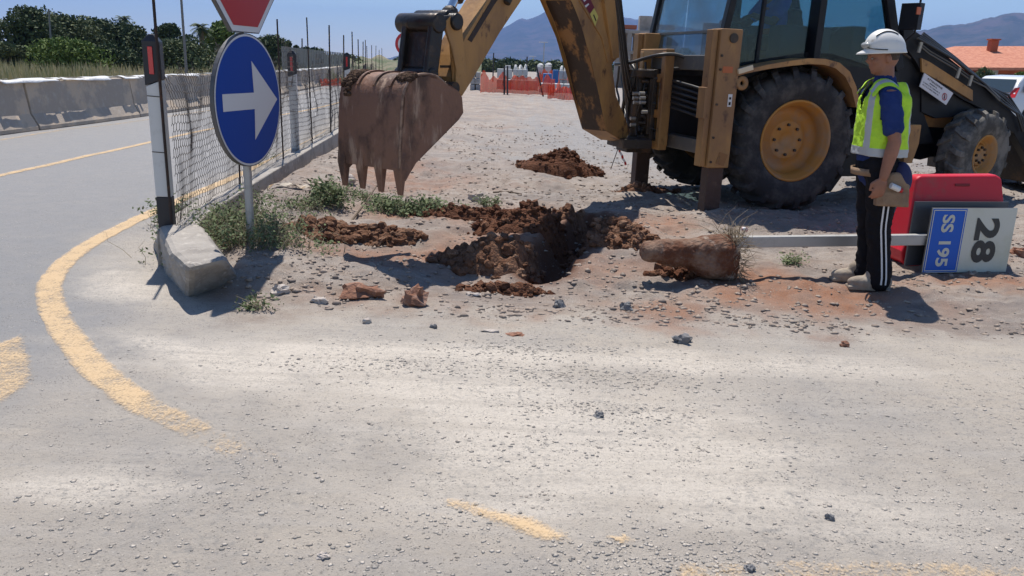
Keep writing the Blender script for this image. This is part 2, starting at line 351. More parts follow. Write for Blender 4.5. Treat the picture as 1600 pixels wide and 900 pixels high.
line('edge_line', [g(*p) for p in curve], lambda t: .15+.02*t, lambda t: .04+.12*max(0, t-.45)*2+(max(0, t-.78)*2.2))
line('edge_line', [g(-250, 330), g(0, 275), g(120, 248), g(235, 222), g(400, 187), g(520, 163), g(575, 142)], lambda t: .14, lambda t: .1)
line('edge_line', [g(-200, 248), g(0, 219), g(100, 203), g(230, 187), g(420, 157), g(520, 136)], lambda t: .12, lambda t: .28)
def patch(name, poly, wear):
    P = [g(*p) for p in poly]; xs = [p.x for p in P]; ys = [p.y for p in P]; mb = MB(); st = .014; n = len(P)
    def inside(x, y):
        c = False
        for i in range(n):
            a, b = P[i], P[(i+1) % n]
            if (a.y > y) != (b.y > y) and x < (b.x-a.x)*(y-a.y)/(b.y-a.y)+a.x: c = not c
        return c
    def edge(x, y):
        d = 9
        for i in range(n):
            a, b = P[i], P[(i+1) % n]; l2 = (b.x-a.x)**2+(b.y-a.y)**2+1e-9; t = min(1, max(0, ((x-a.x)*(b.x-a.x)+(y-a.y)*(b.y-a.y))/l2)); d = min(d, math.hypot(x-a.x-t*(b.x-a.x), y-a.y-t*(b.y-a.y)))
        return d
    wr_ = lambda a, b: wear+.40*max(0, 1-edge(a, b)/.055)+.001
    x = min(xs)
    while x < max(xs):
        y = min(ys)
        while y < max(ys):
            if inside(x+st/2, y+st/2): mb.add([(a, b, H(a, b)+.005) for a, b in ((x, y), (x+st, y), (x+st, y+st), (x, y+st))], [(0, 1, 2, 3)], 0, True, [wr_(a, b) for a, b in ((x, y), (x+st, y), (x+st, y+st), (x, y+st))])
            y += st
        x += st
    mb.build(name, PM, kind='structure')
patch('road_arrow', [(-120, 560), (0, 532), (42, 517), (64, 580), (50, 606), (0, 636), (-120, 700)], .20)
patch('edge_line', [(688, 777), (720, 778), (770, 793), (835, 808), (892, 838), (895, 852), (850, 846), (800, 830), (750, 808), (700, 790)], .0)
patch('edge_line', [(665, 800), (700, 800), (720, 816), (690, 815)], .2)
patch('edge_line', [(940, 838), (975, 838), (995, 846), (975, 851)], .02)
patch('edge_line', [(1040, 872), (1250, 868), (1600, 872), (1700, 874), (1700, 930), (1040, 930)], .35)

# ------------------------------------------------------------------ gravel and stones
def rocks(N, posfn, smin, smax, cols, name, label, pw=2.6, seed=3, flat=.6):
    r_ = np.random.default_rng(seed); xs, ys = posfn(r_, N); N = len(xs)
    s = smin+(smax-smin)*r_.random(N)**pw
    base = np.array([(1, 0, 0), (.3, .95, 0), (-.8, .6, 0), (-.8, -.6, 0), (.3, -.95, 0), (.25, .1, .9), (-.2, -.15, .85), (0, 0, -.6)])
    fc = [(0, 1, 5), (1, 2, 5), (2, 6, 5), (2, 3, 6), (3, 4, 6), (4, 5, 6), (4, 0, 5), (1, 0, 7), (2, 1, 7), (3, 2, 7), (4, 3, 7), (0, 4, 7)]
    V = base[None]*(1+.38*(r_.random((N, 8, 3))-.5)*2); V = V*np.stack([np.ones(N), .55+.45*r_.random(N), flat*(.5+.7*r_.random(N))], 1)[:, None]*s[:, None, None]
    a = r_.random(N)*6.283; c, sn = np.cos(a)[:, None], np.sin(a)[:, None]; Xr = V[..., 0]*c-V[..., 1]*sn; Yr = V[..., 0]*sn+V[..., 1]*c
    z = hgt(xs, ys); V = np.stack([Xr+xs[:, None], Yr+ys[:, None], V[..., 2]+z[:, None]+s[:, None]*.02], -1).reshape(-1, 3)
    F = (np.array(fc)[None]+np.arange(N)[:, None, None]*8).reshape(-1, 3)
    me = bpy.data.meshes.new(name); me.vertices.add(len(V)); me.vertices.foreach_set('co', V.ravel()); me.loops.add(F.size); me.loops.foreach_set('vertex_index', F.ravel().astype(np.int32))
    me.polygons.add(len(F)); me.polygons.foreach_set('loop_start', np.arange(0, F.size, 3, dtype=np.int32)); me.update(calc_edges=True)
    t = me.attributes.new('tint', 'FLOAT', 'POINT'); t.data.foreach_set('value', np.repeat(r_.random(N)**2.2, 8).astype(np.float32))
    me.materials.append(cols); o = bpy.data.objects.new(name, me); COL.objects.link(o); return tag(o, label, 'gravel', kind='stuff')
GRV = mat('gravel stone', (.48, .435, .38), .9, tint=(.22, .21, .195), var=((.30, .26, .22), 3, .5, .7), spec=.2)
def pos_near(r_, N):
    # even in the picture's depth: more stones near than far
    y = 1.9*np.exp(r_.random(N)*math.log(5.2/1.9)); x = (r_.random(N)*2-1)*(y*.72+.3)
    k = (vnoise(x, y, .45, 31)+.7*vnoise(x, y, .15, 32)+.62) > r_.random(N)*.95; k &= ~((x < wallx(y)+.05) & (y > 4.6)); k &= ~((x < -1.3) & (y > 2.6) & (r_.random(N) < .75))
    return x[k], y[k]
rocks(30000, pos_near, .0013, .0120, GRV, 'gravel', 'loose grey gravel scattered over the dusty asphalt in the foreground', seed=5, pw=7.5, flat=.5)
def pos_clus(r_, N):
    xs, ys = [], []
    for px, py, rx, ry, n in ((650, 568, .25, .07, 400), (820, 545, .3, .08, 600), (935, 590, .35, .10, 900), (940, 640, .25, .06, 500), (700, 870, .5, .05, 110), (1010, 870, .25, .10, 400), (720, 812, .15, .05, 80), (1110, 880, .3, .06, 350), (870, 690, .9, .12, 300), (640, 580, .8, .05, 200), (1150, 590, .9, .3, 300), (60, 360, .8, .8, 0), (1350, 820, .7, .12, 150)):
        c = g(px, py); xs.append(c.x+rx*r_.standard_normal(n)); ys.append(c.y+ry*r_.standard_normal(n))
    return np.concatenate(xs), np.concatenate(ys)
rocks(0, pos_clus, .002, .012, GRV, 'crushed_stone', 'patches of crushed grey stone broken out of the asphalt surface', seed=8, pw=2.4)
SITE = mat('site rubble', (.34, .275, .225), .92, tint=(.17, .145, .13), spec=.2)
def pos_site(r_, N):
    y = 4.7*np.exp(r_.random(N)*math.log(20/4.7)); x = -4+r_.random(N)*(y*.78+4)
    k = (vnoise(x, y, .6, 41)+.6*vnoise(x, y, .2, 42)+.5 > r_.random(N)*.9) & (x > wallx(y)+.15)
    return x[k], y[k]
rocks(40000, pos_site, .004, .034, SITE, 'rubble', 'small rubble and earth crumbs covering the dirt work area', seed=12, pw=3.0)
def rock(px, py, sx, sy, sz, m_, label, name='rock', cat='rock', group=None, rz=0, z=.06, seed=1):
    c = g(px, py, z); c.z = H(c.x, c.y); t = MB(); t.ell((c.x, c.y, c.z+sz*.45), (sx, sy, sz), Matrix.Rotation(rz, 3, 'Z'), 14, 0, .75, seed)
    o = t.build(name, m_, label=label, cat=cat, group=group)
    for p in o.data.polygons: p.use_smooth = False
    return o
RRED = mat('red rock', (.235, .118, .078), .9, var=((.33, .21, .16), 9, .45, .65), bump=(40, .8), spec=.2)
RPAL = mat('pale rock', (.47, .42, .38), .9, var=((.33, .28, .24), 9, .45, .65), bump=(40, .6), spec=.2)
RDRK = mat('grey rock', (.17, .17, .175), .85, var=((.30, .29, .28), 14, .5, .65), bump=(50, .5), spec=.2)
rock(568, 455, .135, .075, .065, RRED, 'long brown-red rock lying at the edge of the bucket shadow', seed=3)
rock(649, 463, .095, .07, .07, RRED, 'rounded reddish rock right of the long brown rock', seed=5)
rock(439, 451, .055, .045, .035, RPAL, 'pale flat rock just right of the stop sign shadow', seed=6, rz=.5)
rock(497, 462, .05, .035, .025, RPAL, 'pale stone left of the long brown rock', seed=7)
rock(1068, 528, .055, .04, .035, RDRK, 'isolated grey stone on the dust in front of the excavated footing', seed=8, z=.03)
rock(737, 448, .05, .03, .018, RPAL, 'pale flat stone below the dug-up mound', seed=9)
rock(678, 497, .02, .018, .016, RDRK, 'small grey pebble in front of the reddish rock', seed=10, name='pebble', cat='pebble')
rock(573, 489, .028, .02, .02, RPAL, 'small pale pebble in front of the long brown rock', seed=11, name='pebble', cat='pebble')
rock(875, 465, .04, .03, .03, RDRK, 'grey broken stone in front of the trench, left of two', seed=12)
rock(980, 468, .04, .03, .032, RDRK, 'dark grey stone between the trench and the footing', seed=13)
rock(935, 651, .024, .018, .015, RDRK, 'dark pebble in the crushed stone of the central foreground', seed=14, z=0, name='pebble', cat='pebble')
rock(504, 871, .020, .015, .011, RPAL, 'pale pebble at the bottom left of the asphalt apron', seed=15, z=0, name='pebble', cat='pebble')
rock(768, 513, .05, .022, .008, RPAL, 'thin pale stone flake on the dust, left of two', seed=16, z=.02, name='stone_flake', cat='stone')
rock(806, 517, .05, .03, .008, RRED, 'thin pinkish stone flake on the dust, right of two', seed=17, z=.02, name='stone_flake', cat='stone')
rock(1320, 533, .028, .02, .018, RRED, 'brown pebble on the dust in front of the worker', seed=18, z=.03, name='pebble', cat='pebble')
rock(1296, 812, .018, .013, .013, RDRK, 'dark pebble at lower right of the asphalt apron', seed=19, z=0, name='pebble', cat='pebble')
rock(1170, 892, .020, .014, .012, RDRK, 'dark pebble near the bottom edge above the worn yellow line', seed=20, z=0, name='pebble', cat='pebble')
rock(1590, 398, .09, .06, .05, RRED, 'brown broken brick at the right edge beside the fallen sign', name='brick_piece', cat='brick', seed=21, z=.1)
rock(745, 322, .10, .06, .05, RPAL, 'white stone beside the green weeds under the bucket', seed=22, z=.1)
rock(545, 298, .09, .06, .05, RPAL, 'white stone between the weeds left of the bucket teeth', seed=23, z=.1)

# ------------------------------------------------------------------ soil heaps
SOIL = mat('red brown soil', (.105, .044, .025), .97, tint=(.20, .105, .065), var=((.055, .026, .018), 14, .45, .7), bump=(60, 1.0), spec=.1)
SOIL2 = mat('pale brown soil', (.165, .085, .052), .97, tint=(.27, .165, .11), var=((.09, .042, .026), 12, .45, .7), bump=(60, 1.0), spec=.1)
def heap(px, py, rx, ry, h, rz, m_, label, z=.08, clods=120, seed=1, name='soil_heap', cm=.045):
    c = g(px, py, z); r_ = random.Random(seed); mb = MB(); n = 26; k_ = 56; P = []
    ca, sa = math.cos(rz), math.sin(rz)
    def top(u, v):
        d = math.hypot(u, v); base = max(0, 1-d)**.8*h*(1+.55*mnoise.noise(Vector((u*2.2, v*2.2, seed)))); x = c.x+(u*rx)*ca-(v*ry)*sa; y = c.y+(u*rx)*sa+(v*ry)*ca
        b2 = .10*h*mnoise.noise(Vector((x*9, y*9, seed)))+.035*mnoise.noise(Vector((x*22, y*22, seed+4)))*min(1, (1.05-d)*3)
        return x, y, H(x, y)+base+b2*min(1, max(0, 1.1-d)*2)-.03*max(0, d-.85)/.15
    for i in range(n+1):
        for k in range(k_):
            a = 2*math.pi*k/k_; d = i/n*(1+.18*mnoise.noise(Vector((math.cos(a)*1.6, math.sin(a)*1.6, seed+9)))); P.append(top(d*math.cos(a), d*math.sin(a)))
    mb.add(P, [(i*k_+k, (i+1)*k_+k, (i+1)*k_+(k+1) % k_, i*k_+(k+1) % k_) for i in range(n) for k in range(k_)], 0, False, [r_.random()*.5 for _ in P])
    for i in range(clods):
        a = r_.uniform(0, 6.283); d = r_.uniform(0, 1.12)**.6; x, y, zz = top(d*math.cos(a), d*math.sin(a)); s_ = cm*(.2+r_.random()**2.5)
        q = Matrix.Rotation(r_.uniform(0, 6), 3, 'Z') @ Matrix.Rotation(r_.uniform(0, 1), 3, 'X')
        k0 = len(mb.f); mb.ell((x, y, max(zz, H(x, y))+s_*.2), (s_, s_*r_.uniform(.6, 1), s_*r_.uniform(.5, .9)), q, 6, 0, .6, r_.uniform(0, 99), r_.random()**2)
    mb.sm = [False]*len(mb.f)
    return mb.build(name, m_, label=label, cat='soil heap')
heap(872, 272, .62, .42, .27, 0, SOIL, 'dark red soil heap standing alone on the grey gravel behind the trench', .12, 260, 3)
heap(822, 366, .50, .34, .20, .3, SOIL, 'dark red soil heap on the left rim of the trench', .08, 300, 4)
heap(960, 380, .46, .30, .15, -.4, SOIL2, 'low red and brown soil heap between the trench and the concrete footing', .08, 260, 5)
heap(775, 405, .50, .30, .17, .1, SOIL2, 'brown heap half in the bucket shadow at the front left of the trench', .06, 260, 6)
heap(735, 345, .62, .16, .08, 0, SOIL, 'long low ridge of dark red soil behind the trench heaps', .1, 160, 7)
heap(605, 378, .30, .17, .08, 0, SOIL2, 'broken brown clods beside the green tuft left of the dig', .06, 160, 8, cm=.045)
heap(790, 440, .35, .12, .05, .1, SOIL, 'small spill of red soil in front of the trench', .05, 120, 9)
heap(1010, 299, .40, .18, .07, 0, SOIL2, 'low dirt scraped up around the foot of the far stabilizer', .14, 90, 10)
heap(1075, 425, .32, .10, .04, 0, SOIL, 'crumbs of red soil under the uprooted concrete footing', .05, 90, 11)
heap(515, 375, .38, .22, .10, .4, SOIL2, 'greyish brown clods around the roots of the green tuft', .06, 160, 12, cm=.06)
heap(885, 345, .30, .18, .09, .2, SOIL2, 'pale brown spoil at the back of the trench', .1, 70, 13)

# ------------------------------------------------------------------ plants
def leafgreen(name, a, b, c=None): return mat(name, a, .75, tint=b, spec=.25, var=(c, 2, .5, .7) if c else None)
G_DARK = leafgreen('dark pine foliage', (.036, .056, .024), (.085, .115, .050))
G_MID = leafgreen('olive foliage', (.055, .078, .034), (.13, .155, .072))
G_BRT = leafgreen('bright bush foliage', (.065, .105, .024), (.15, .21, .05))
G_WEED = leafgreen('weed leaves', (.075, .105, .045), (.19, .23, .11))
G_DRY = leafgreen('dry stems', (.23, .185, .12), (.42, .36, .25))
BARK = mat('bark', (.12, .09, .065), .9, var=((.2, .16, .12), 8, .4, .7), bump=(20, .8), spec=.2)
def leaves(mb, cen, rad, n, size, r_, up=.3, asp=.5, shell=.5):
    """n small leaf clumps spread through an ellipsoid"""
    d = r_.standard_normal((n, 3)); d /= np.linalg.norm(d, axis=1)[:, None]; rr = (shell+(1-shell)*r_.random(n))**.7
    c = np.array(cen)+d*rr[:, None]*np.array(rad)
    a = r_.standard_normal((n, 3)); a /= np.linalg.norm(a, axis=1)[:, None]; b = np.cross(a, r_.standard_normal((n, 3))); b /= np.linalg.norm(b, axis=1)[:, None]
    s = size*(.5+r_.random(n))[:, None]; P = np.stack([c-a*s, c-b*s*asp, c+a*s, c+b*s*asp], 1).reshape(-1, 3)
    t = np.repeat(np.clip(r_.random(n)*.8+.1, .01, 1), 4)
    mb.add(P.tolist(), [(4*i, 4*i+1, 4*i+2, 4*i+3) for i in range(n)], 0, False, t.tolist())
def tree(px, pyb, pyt, wpx, D, m_, label, name='tree', cat='tree', group='trees beyond the far barrier', seed=1, low=.12, nclump=26, lpc=330, lsz=None, cone=False):
    r_ = np.random.default_rng(seed); base = atd(px, pyb, D); top = atd(px, pyt, D); base.z = min(base.z, .3); Ht = top.z-base.z; W = wpx/FPX*D
    root = thing(name, label, cat, (base.x, base.y, 0), 0, group)
    tk = MB(); tk.tube([(base.x, base.y, -.1), (base.x+.1, base.y, Ht*.4), (base.x, base.y, Ht*.75)], [Ht*.035, Ht*.025, Ht*.012], 8)
    cl = []
    for i in range(nclump):
        f = low+(1-low)*(i+.5)/nclump*(.93); zz = f*Ht
        prof = (1-f)*1.0+.08 if cone else math.sin(math.pi*min(1, .25+.75*(f-low)/(1-low)))**.45
        a = r_.uniform(0, 6.283); q = W/2*prof*r_.uniform(.15, .82)
        cr = (W*.19 if not cone else W*.2*prof+.2)*r_.uniform(.6, 1.35); cl.append((base.x+q*math.cos(a), base.y+q*math.sin(a)*.8, min(zz*1.04, Ht-cr*.45), cr))
    fo = MB()
    for (x, y, z, cr) in cl:
        leaves(fo, (x, y, z), (cr, cr, cr*.72), lpc, (lsz or .13)*D/70, r_)
        if rnd.random() < .5: tk.tube([(base.x, base.y, Ht*.3), (x, y, z)], [Ht*.012, Ht*.004], 5)
    tk.build('trunk', BARK, root); fo.build('crown', m_, root); return root
tree(48, 95, 8, 92, 66, G_DARK, 'tallest dark pine at the left end of the tree belt', seed=1, nclump=30)
tree(15, 100, 62, 60, 62, G_MID, 'low olive green bush under the tallest pine', name='bush', cat='bush', seed=2, nclump=14, low=0)
tree(108, 96, 22, 120, 74, G_MID, 'broad olive-green tree right of the tallest pine', seed=3, nclump=36)
tree(165, 97, 30, 130, 78, G_DARK, 'broad dark tree in the middle of the belt', seed=4, nclump=40)
tree(205, 98, 38, 70, 80, G_DARK, 'dark tree at the right end of the left tree belt', seed=5, nclump=26)
tree(105, 100, 58, 108, 58, G_BRT, 'rounded yellow-green bush in front of the dark trees', name='bush', cat='bush', seed=6, nclump=30, low=0, lpc=260)
tree(178, 102, 66, 90, 60, G_DARK, 'low dark bush right of the yellow-green bush', name='bush', cat='bush', seed=7, nclump=20, low=0)
tree(272, 108, 38, 62, 76, G_DARK, 'slim dark tree behind the white black-capped post', seed=8, nclump=22)
tree(300, 112, 62, 110, 60, G_MID, 'grey-green scrub behind the wire fence', name='bush', cat='bush', seed=9, nclump=30, low=0)
tree(352, 110, 33, 62, 72, G_BRT, 'round umbrella pine left of the blue sign', seed=10, nclump=24, low=.35)
tree(410, 115, 60, 90, 76, G_DARK, 'dark tree hidden behind the blue sign', seed=11, nclump=24)
for i, (px, pyt, wd) in enumerate(((438, 62, 26), (452, 58, 20), (465, 66, 22))):
    tree(px, 104, pyt, wd, 82, G_DARK, ('leftmost', 'middle', 'rightmost')[i]+' of the three pointed cypresses right of the blue sign', name='cypress', seed=20+i, nclump=14, cone=True, low=.05, group='cypresses right of the blue sign')
tree(530, 118, 96, 90, 95, G_MID, 'low scrub on the bank beyond the far posts', name='bush', cat='bush', seed=30, nclump=18, low=0)
tree(480, 112, 78, 60, 90, G_DARK, 'dark scrub at the foot of the cypresses', name='bush', cat='bush', seed=31, nclump=18, low=0)
tree(228, 108, 84, 46, 60, G_DARK, 'dark shrub beside the gable end at the end of the tree belt', name='bush', cat='bush', seed=32, nclump=10, low=0)
def palm(px, pyb, pyt, wpx, D, label, seed, kind='palm'):
    base = atd(px, pyb, D); top = atd(px, pyt, D); base.z = 0; root = thing('palm_tree' if kind == 'palm' else 'monkey_tail_pine', label, 'palm' if kind == 'palm' else 'tree', (base.x, base.y, 0), 0, 'trees beyond the far barrier')
    tk = MB(); tk.tube([(base.x, base.y, 0), (base.x, base.y, top.z)], [.25, .17], 8); tk.build('trunk', BARK, root); fo = MB(); r_ = random.Random(seed); W = wpx/FPX*D/2
    for k in range(34):
        a = r_.uniform(0, 6.283); el = r_.uniform(-.5, 1.3); L_ = W*r_.uniform(.8, 1.15); pts = []
        for j in range(7):
            t = j/6; pts.append(Vector((base.x+math.cos(a)*L_*t*math.cos(el*.6), base.y+math.sin(a)*L_*t*math.cos(el*.6), top.z+L_*(t*math.sin(el)-.55*t*t))))
        for j in range(6):
            d = (pts[j+1]-pts[j]).normalized(); s_ = d.cross(Vector((0, 0, 1))).normalized()
            for sd in (-1, 1):
                for q in (0, .5):
                    p = pts[j].lerp(pts[j+1], q); e = p+s_*sd*.42*W*.6+d*.2*W+Vector((0, 0, -.12*W)); fo.add([p, p+d*.08*W, e], [(0, 1, 2)], 0, False, r_.random()+.01)
    fo.build('crown', G_DARK, root)
palm(318, 105, 44, 34, 66, 'palm tree between the power pole and the round umbrella pine', 3)
palm(196, 60, 30, 22, 84, 'feathery crown sticking up above the dark trees', 4, 'x')

# grass field beyond the far barrier
def grass_field():
    r_ = np.random.default_rng(77); mb = MB(); n = 15000; y = 16+r_.random(n)**.8*55; x = -10.6-r_.random(n)*(y*.75-2); z = hgt(x, y)
    k = vnoise(x, y, 4, 50) ; h = (.25+.55*r_.random(n))*(1+.8*k); a = r_.random(n)*6.283; wd = .03+.04*r_.random(n)
    dx, dy = np.cos(a)*wd, np.sin(a)*wd; lx, ly = r_.standard_normal(n)*.12, r_.standard_normal(n)*.12
    P = np.stack([np.stack([x-dx, y-dy, z-.02], 1), np.stack([x+dx, y+dy, z-.02], 1), np.stack([x+lx, y+ly, z+h], 1)], 1).reshape(-1, 3)
    t = np.clip(.5+1.3*vnoise(x, y, 5, 51)+.4*(r_.random(n)-.5), .01, 1)
    mb.add(P.tolist(), [(3*i, 3*i+1, 3*i+2) for i in range(n)], 0, False, np.repeat(t, 3).tolist())
    mb.build('tall_grass', mat('field grass', (.60, .49, .30), .85, tint=(.30, .29, .14), spec=.15), label='tall dry and green grass in the field behind the concrete barriers', cat='grass', kind='stuff')
grass_field()
def weed(px, py, z, rx, ry, h, n, label, seed, dry=.3, name='weed', leaf=.016):
    c = g(px, py, z); r_ = random.Random(seed); st = MB(); lf = MB(); root = thing(name, label, 'weed', (c.x, c.y, H(c.x, c.y)))
    for i in range(n):
        x = c.x+r_.gauss(0, rx*.45); y = c.y+r_.gauss(0, ry*.45); z0 = H(x, y); hh = h*r_.uniform(.35, 1); lean = Vector((r_.gauss(0, .35), r_.gauss(0, .35), 1)).normalized()
        pts = [Vector((x, y, z0))+lean*hh*t+Vector((r_.gauss(0, .012), r_.gauss(0, .012), 0))*t*3 for t in (0, .35, .7, 1)]
        st.tube(pts, [.0028, .0022, .0016, .001], 3, 0, False, True, r_.random()+.01)
        if r_.random() > dry:
            for k in range(int(9+14*hh/.3)):
                t = r_.uniform(.15, 1.0); p = pts[0].lerp(pts[3], t)+Vector((r_.gauss(0, .03), r_.gauss(0, .03), r_.gauss(0, .015))); a = Vector((r_.gauss(0, 1), r_.gauss(0, 1), r_.gauss(0, .6))).normalized(); b = a.orthogonal().normalized(); s_ = leaf*r_.uniform(.5, 1.3)
                lf.add([p-a*s_, p-b*s_*.45, p+a*s_, p+b*s_*.45], [(0, 1, 2, 3)], 0, False, r_.random()+.01)
    st.build('stems', G_DRY, root)
    if lf.f: lf.build('foliage', G_WEED, root)
weed(350, 358, .2, .50, .45, .34, 330, 'tangle of grey-green weeds around the foot of the blue arrow sign', 1, .35)
weed(400, 372, .2, .50, .25, .24, 260, 'dry straggly weeds just right of the sign pole', 2, .55)
weed(515, 338, .1, .13, .12, .26, 90, 'upright dark green tuft left of the bucket teeth', 3, .05, leaf=.022)
weed(640, 338, .1, .42, .20, .16, 170, 'low spreading green weeds under the bucket teeth', 4, .1, leaf=.022)
weed(575, 322, .1, .30, .22, .10, 60, 'sparse green weeds left of the low spreading weeds', 5, .2)
weed(765, 332, .1, .10, .06, .12, 26, 'small weed beside the white stone', 6, .1)
weed(398, 478, .03, .06, .04, .10, 24, 'tiny weed at the tip of the stop sign shadow', 7, .2)
weed(440, 245, .12, .40, .9, .18, 60, 'thin dry weeds along the foot of the low wall', 8, .7)
weed(1237, 412, .06, .05, .04, .10, 22, 'small tuft under the fallen sign post', 9, .2)
weed(275, 330, .12, .18, .25, .30, 60, 'pale leafy weed leaning on the white black-capped post', 10, .3, leaf=.02)
weed(480, 350, .08, .30, .25, .12, 90, 'low grey weeds between the tuft and the sign pole', 11, .45)
# stick and scraps
t = MB(); c = g(548, 352, .1); e = g(592, 315, .1); t.tube([c+Vector((0, 0, .03)), c.lerp(e, .5)+Vector((0.02, 0, .13)), e+Vector((0, 0, .20))], [.012, .009, .005], 6); t.build('dead_branch', BARK, label='bare dead branch leaning out of the soil beside the green tuft', cat='branch')
t = MB(); c = g(770, 303, .12); e = g(815, 306, .12); t.tube([c+Vector((0, 0, .02)), c.lerp(e, .5)+Vector((0, .04, .03)), e+Vector((0, 0, .02))], .01, 5); t.build('dead_branch', BARK, label='short dark stick lying on the gravel in front of the lone heap', cat='branch')
CARD = mat('torn cardboard', (.52, .46, .38), .9, var=((.36, .25, .15), 6, .5, .6), spec=.2)
for i, (px, py, L_, W_, a, lb) in enumerate(((455, 325, .42, .05, .1, 'long torn strip of brown and white card by the low wall'), (495, 318, .20, .10, .8, 'crumpled pale card scrap, upper of the litter by the low wall'), (505, 328, .24, .06, .5, 'narrow white card scrap against the green tuft'))):
    c = g(px, py, .1); t = MB(); n = 8; P = []
    for j in range(n+1):
        u = (j/n-.5)*L_
        for k in (-1, 1):
            x = c.x+u*math.cos(a)-k*W_/2*math.sin(a); y = c.y+u*math.sin(a)+k*W_/2*math.cos(a); P.append((x, y, H(x, y)+.03+.02*math.sin(j*1.9+k)))
    t.add(P, [(2*j, 2*j+1, 2*j+3, 2*j+2) for j in range(n)]); o = t.build('card_scrap', CARD, label=lb, cat='litter'); sm_ = o.modifiers.new('s', 'SOLIDIFY'); sm_.thickness = .003

# ------------------------------------------------------------------ low wall and end block, fence
CONC = mat('site concrete', (.33, .305, .275), .9, var=((.23, .21, .19), 3.5, .42, .66), var2=((.42, .39, .35), 14, .5, .7), bump=(45, .45), spec=.2)
CONC2 = mat('barrier concrete', (.50, .405, .31), .88, var=((.36, .31, .26), 1.1, .45, .55), var2=((.43, .39, .34), 7, .5, .75), bump=(30, .3), spec=.2)
root = thing('low_concrete_wall', 'low concrete kerb wall carrying the wire fence, ending in a sloped block', 'wall', (-2.2, 5.4, 0))
P1 = [(5.72, .0)]
def wsec(y, wl, wr, top, wtl, wtr, dirv):
    x = wallx(y); nrm = Vector((dirv.y, -dirv.x, 0)); c = Vector((x, y, 0))
    return [c-nrm*wl+Vector((0, 0, -.08)), c+nrm*wr+Vector((0, 0, -.08)), c+nrm*wtr+Vector((0, 0, top)), c-nrm*wtl+Vector((0, 0, top))]
def ring_loft(mb, rings, mi=0):
    n = len(rings[0]); P = [p for r_ in rings for p in r_]
    mb.add(P, [(i*n+k, i*n+(k+1) % n, (i+1)*n+(k+1) % n, (i+1)*n+k) for i in range(len(rings)-1) for k in range(n)]+[tuple(range(n))[::-1], tuple(range((len(rings)-1)*n, len(rings)*n))], mi)
ys = [5.75, 6.4, 7.2, 8, 9, 10, 11, 12, 14, 16, 18, 20, 24, 30, 36]
rings = []
for i, y in enumerate(ys):
    d = Vector((wallx(y+.3)-wallx(y-.3), .6, 0)).normalized(); rings.append([p+Vector((0, 0, .008*rnd.uniform(-1, 1))) for p in wsec(y, .16, .14, .27, .14, .12, d)])
mb = MB(); ring_loft(mb, rings); mb.build('wall_run', CONC, root, bevel=.012)
mb = MB(); rings = []
A0 = [g(293, 471, -.04), g(384, 446, -.04), g(354, 404, .29), g(294, 418, .29)]
B0 = [g(224, 394, -.04)+Vector((-.05, .25, 0)), Vector((-2.25, 6.1, -.04)), g(303, 352, .30)+Vector((0, .1, 0)), g(238, 356, .30)+Vector((0, .1, 0))]
ring_loft(mb, [A0, [a_.lerp(b_, .35)+Vector((-.035*(i in (0, 3)), -.02, 0)) for i, (a_, b_) in enumerate(zip(A0, B0))], B0]); o = mb.build('end_block', CONC, root, bevel=.045)
sb = o.modifiers.new('sub', 'SUBSURF'); sb.subdivision_type = 'SIMPLE'; sb.levels = sb.render_levels = 3
tx = bpy.data.textures.new('chips', 'CLOUDS'); tx.noise_scale = .12; dm = o.modifiers.new('d', 'DISPLACE'); dm.texture = tx; dm.strength = .022; dm.texture_coords = 'GLOBAL'

RUST = mat('rusty rebar', (.045, .032, .028), .8, .3, var=((.10, .05, .03), 12, .5, .7))
WIRE = mat('rusty wire', (.075, .062, .055), .7, .2)
root = thing('wire_fence', 'chicken wire fence hung on rebar stakes along the low wall', 'fence', (-2.7, 6.3, .27))
stakes = [((272, 352), (252, -30)), ((375, 300), (371, 5)), ((443, 262), (431, 15)), ((488, 238), (471, 28)), ((517, 217), (511, 43))]
FX = lambda y: wallx(y)-.0
sy = []
for b, tp in stakes:
    best = min(np.arange(5.8, 16, .02), key=lambda y: abs((lambda v: 800+FPX*v.dot(rtv)/v.dot(fw))(Vector((FX(y), y, .27))-CO)-b[0])); sy.append(best)
sy = sy + [16.5, 19, 21.5, 24.2, 27, 30, 33, 36, 40, 44]
for i, y in enumerate(sy):
    mb = MB(); x = float(FX(y))-(.05 if i == 0 else 0); top = 2.05+.08*math.sin(i*2.3)+(.35 if i == 0 else 0); tw = .03*math.sin(i*1.7)
    if i == 1: top = 1.3
    mb.tube([(x, y, .2), (x+tw*.5, y, 1.0), (x+tw, y+.01, top)], .011 if y < 13 else .014, 6); mb.build('rebar_stake', RUST, root)
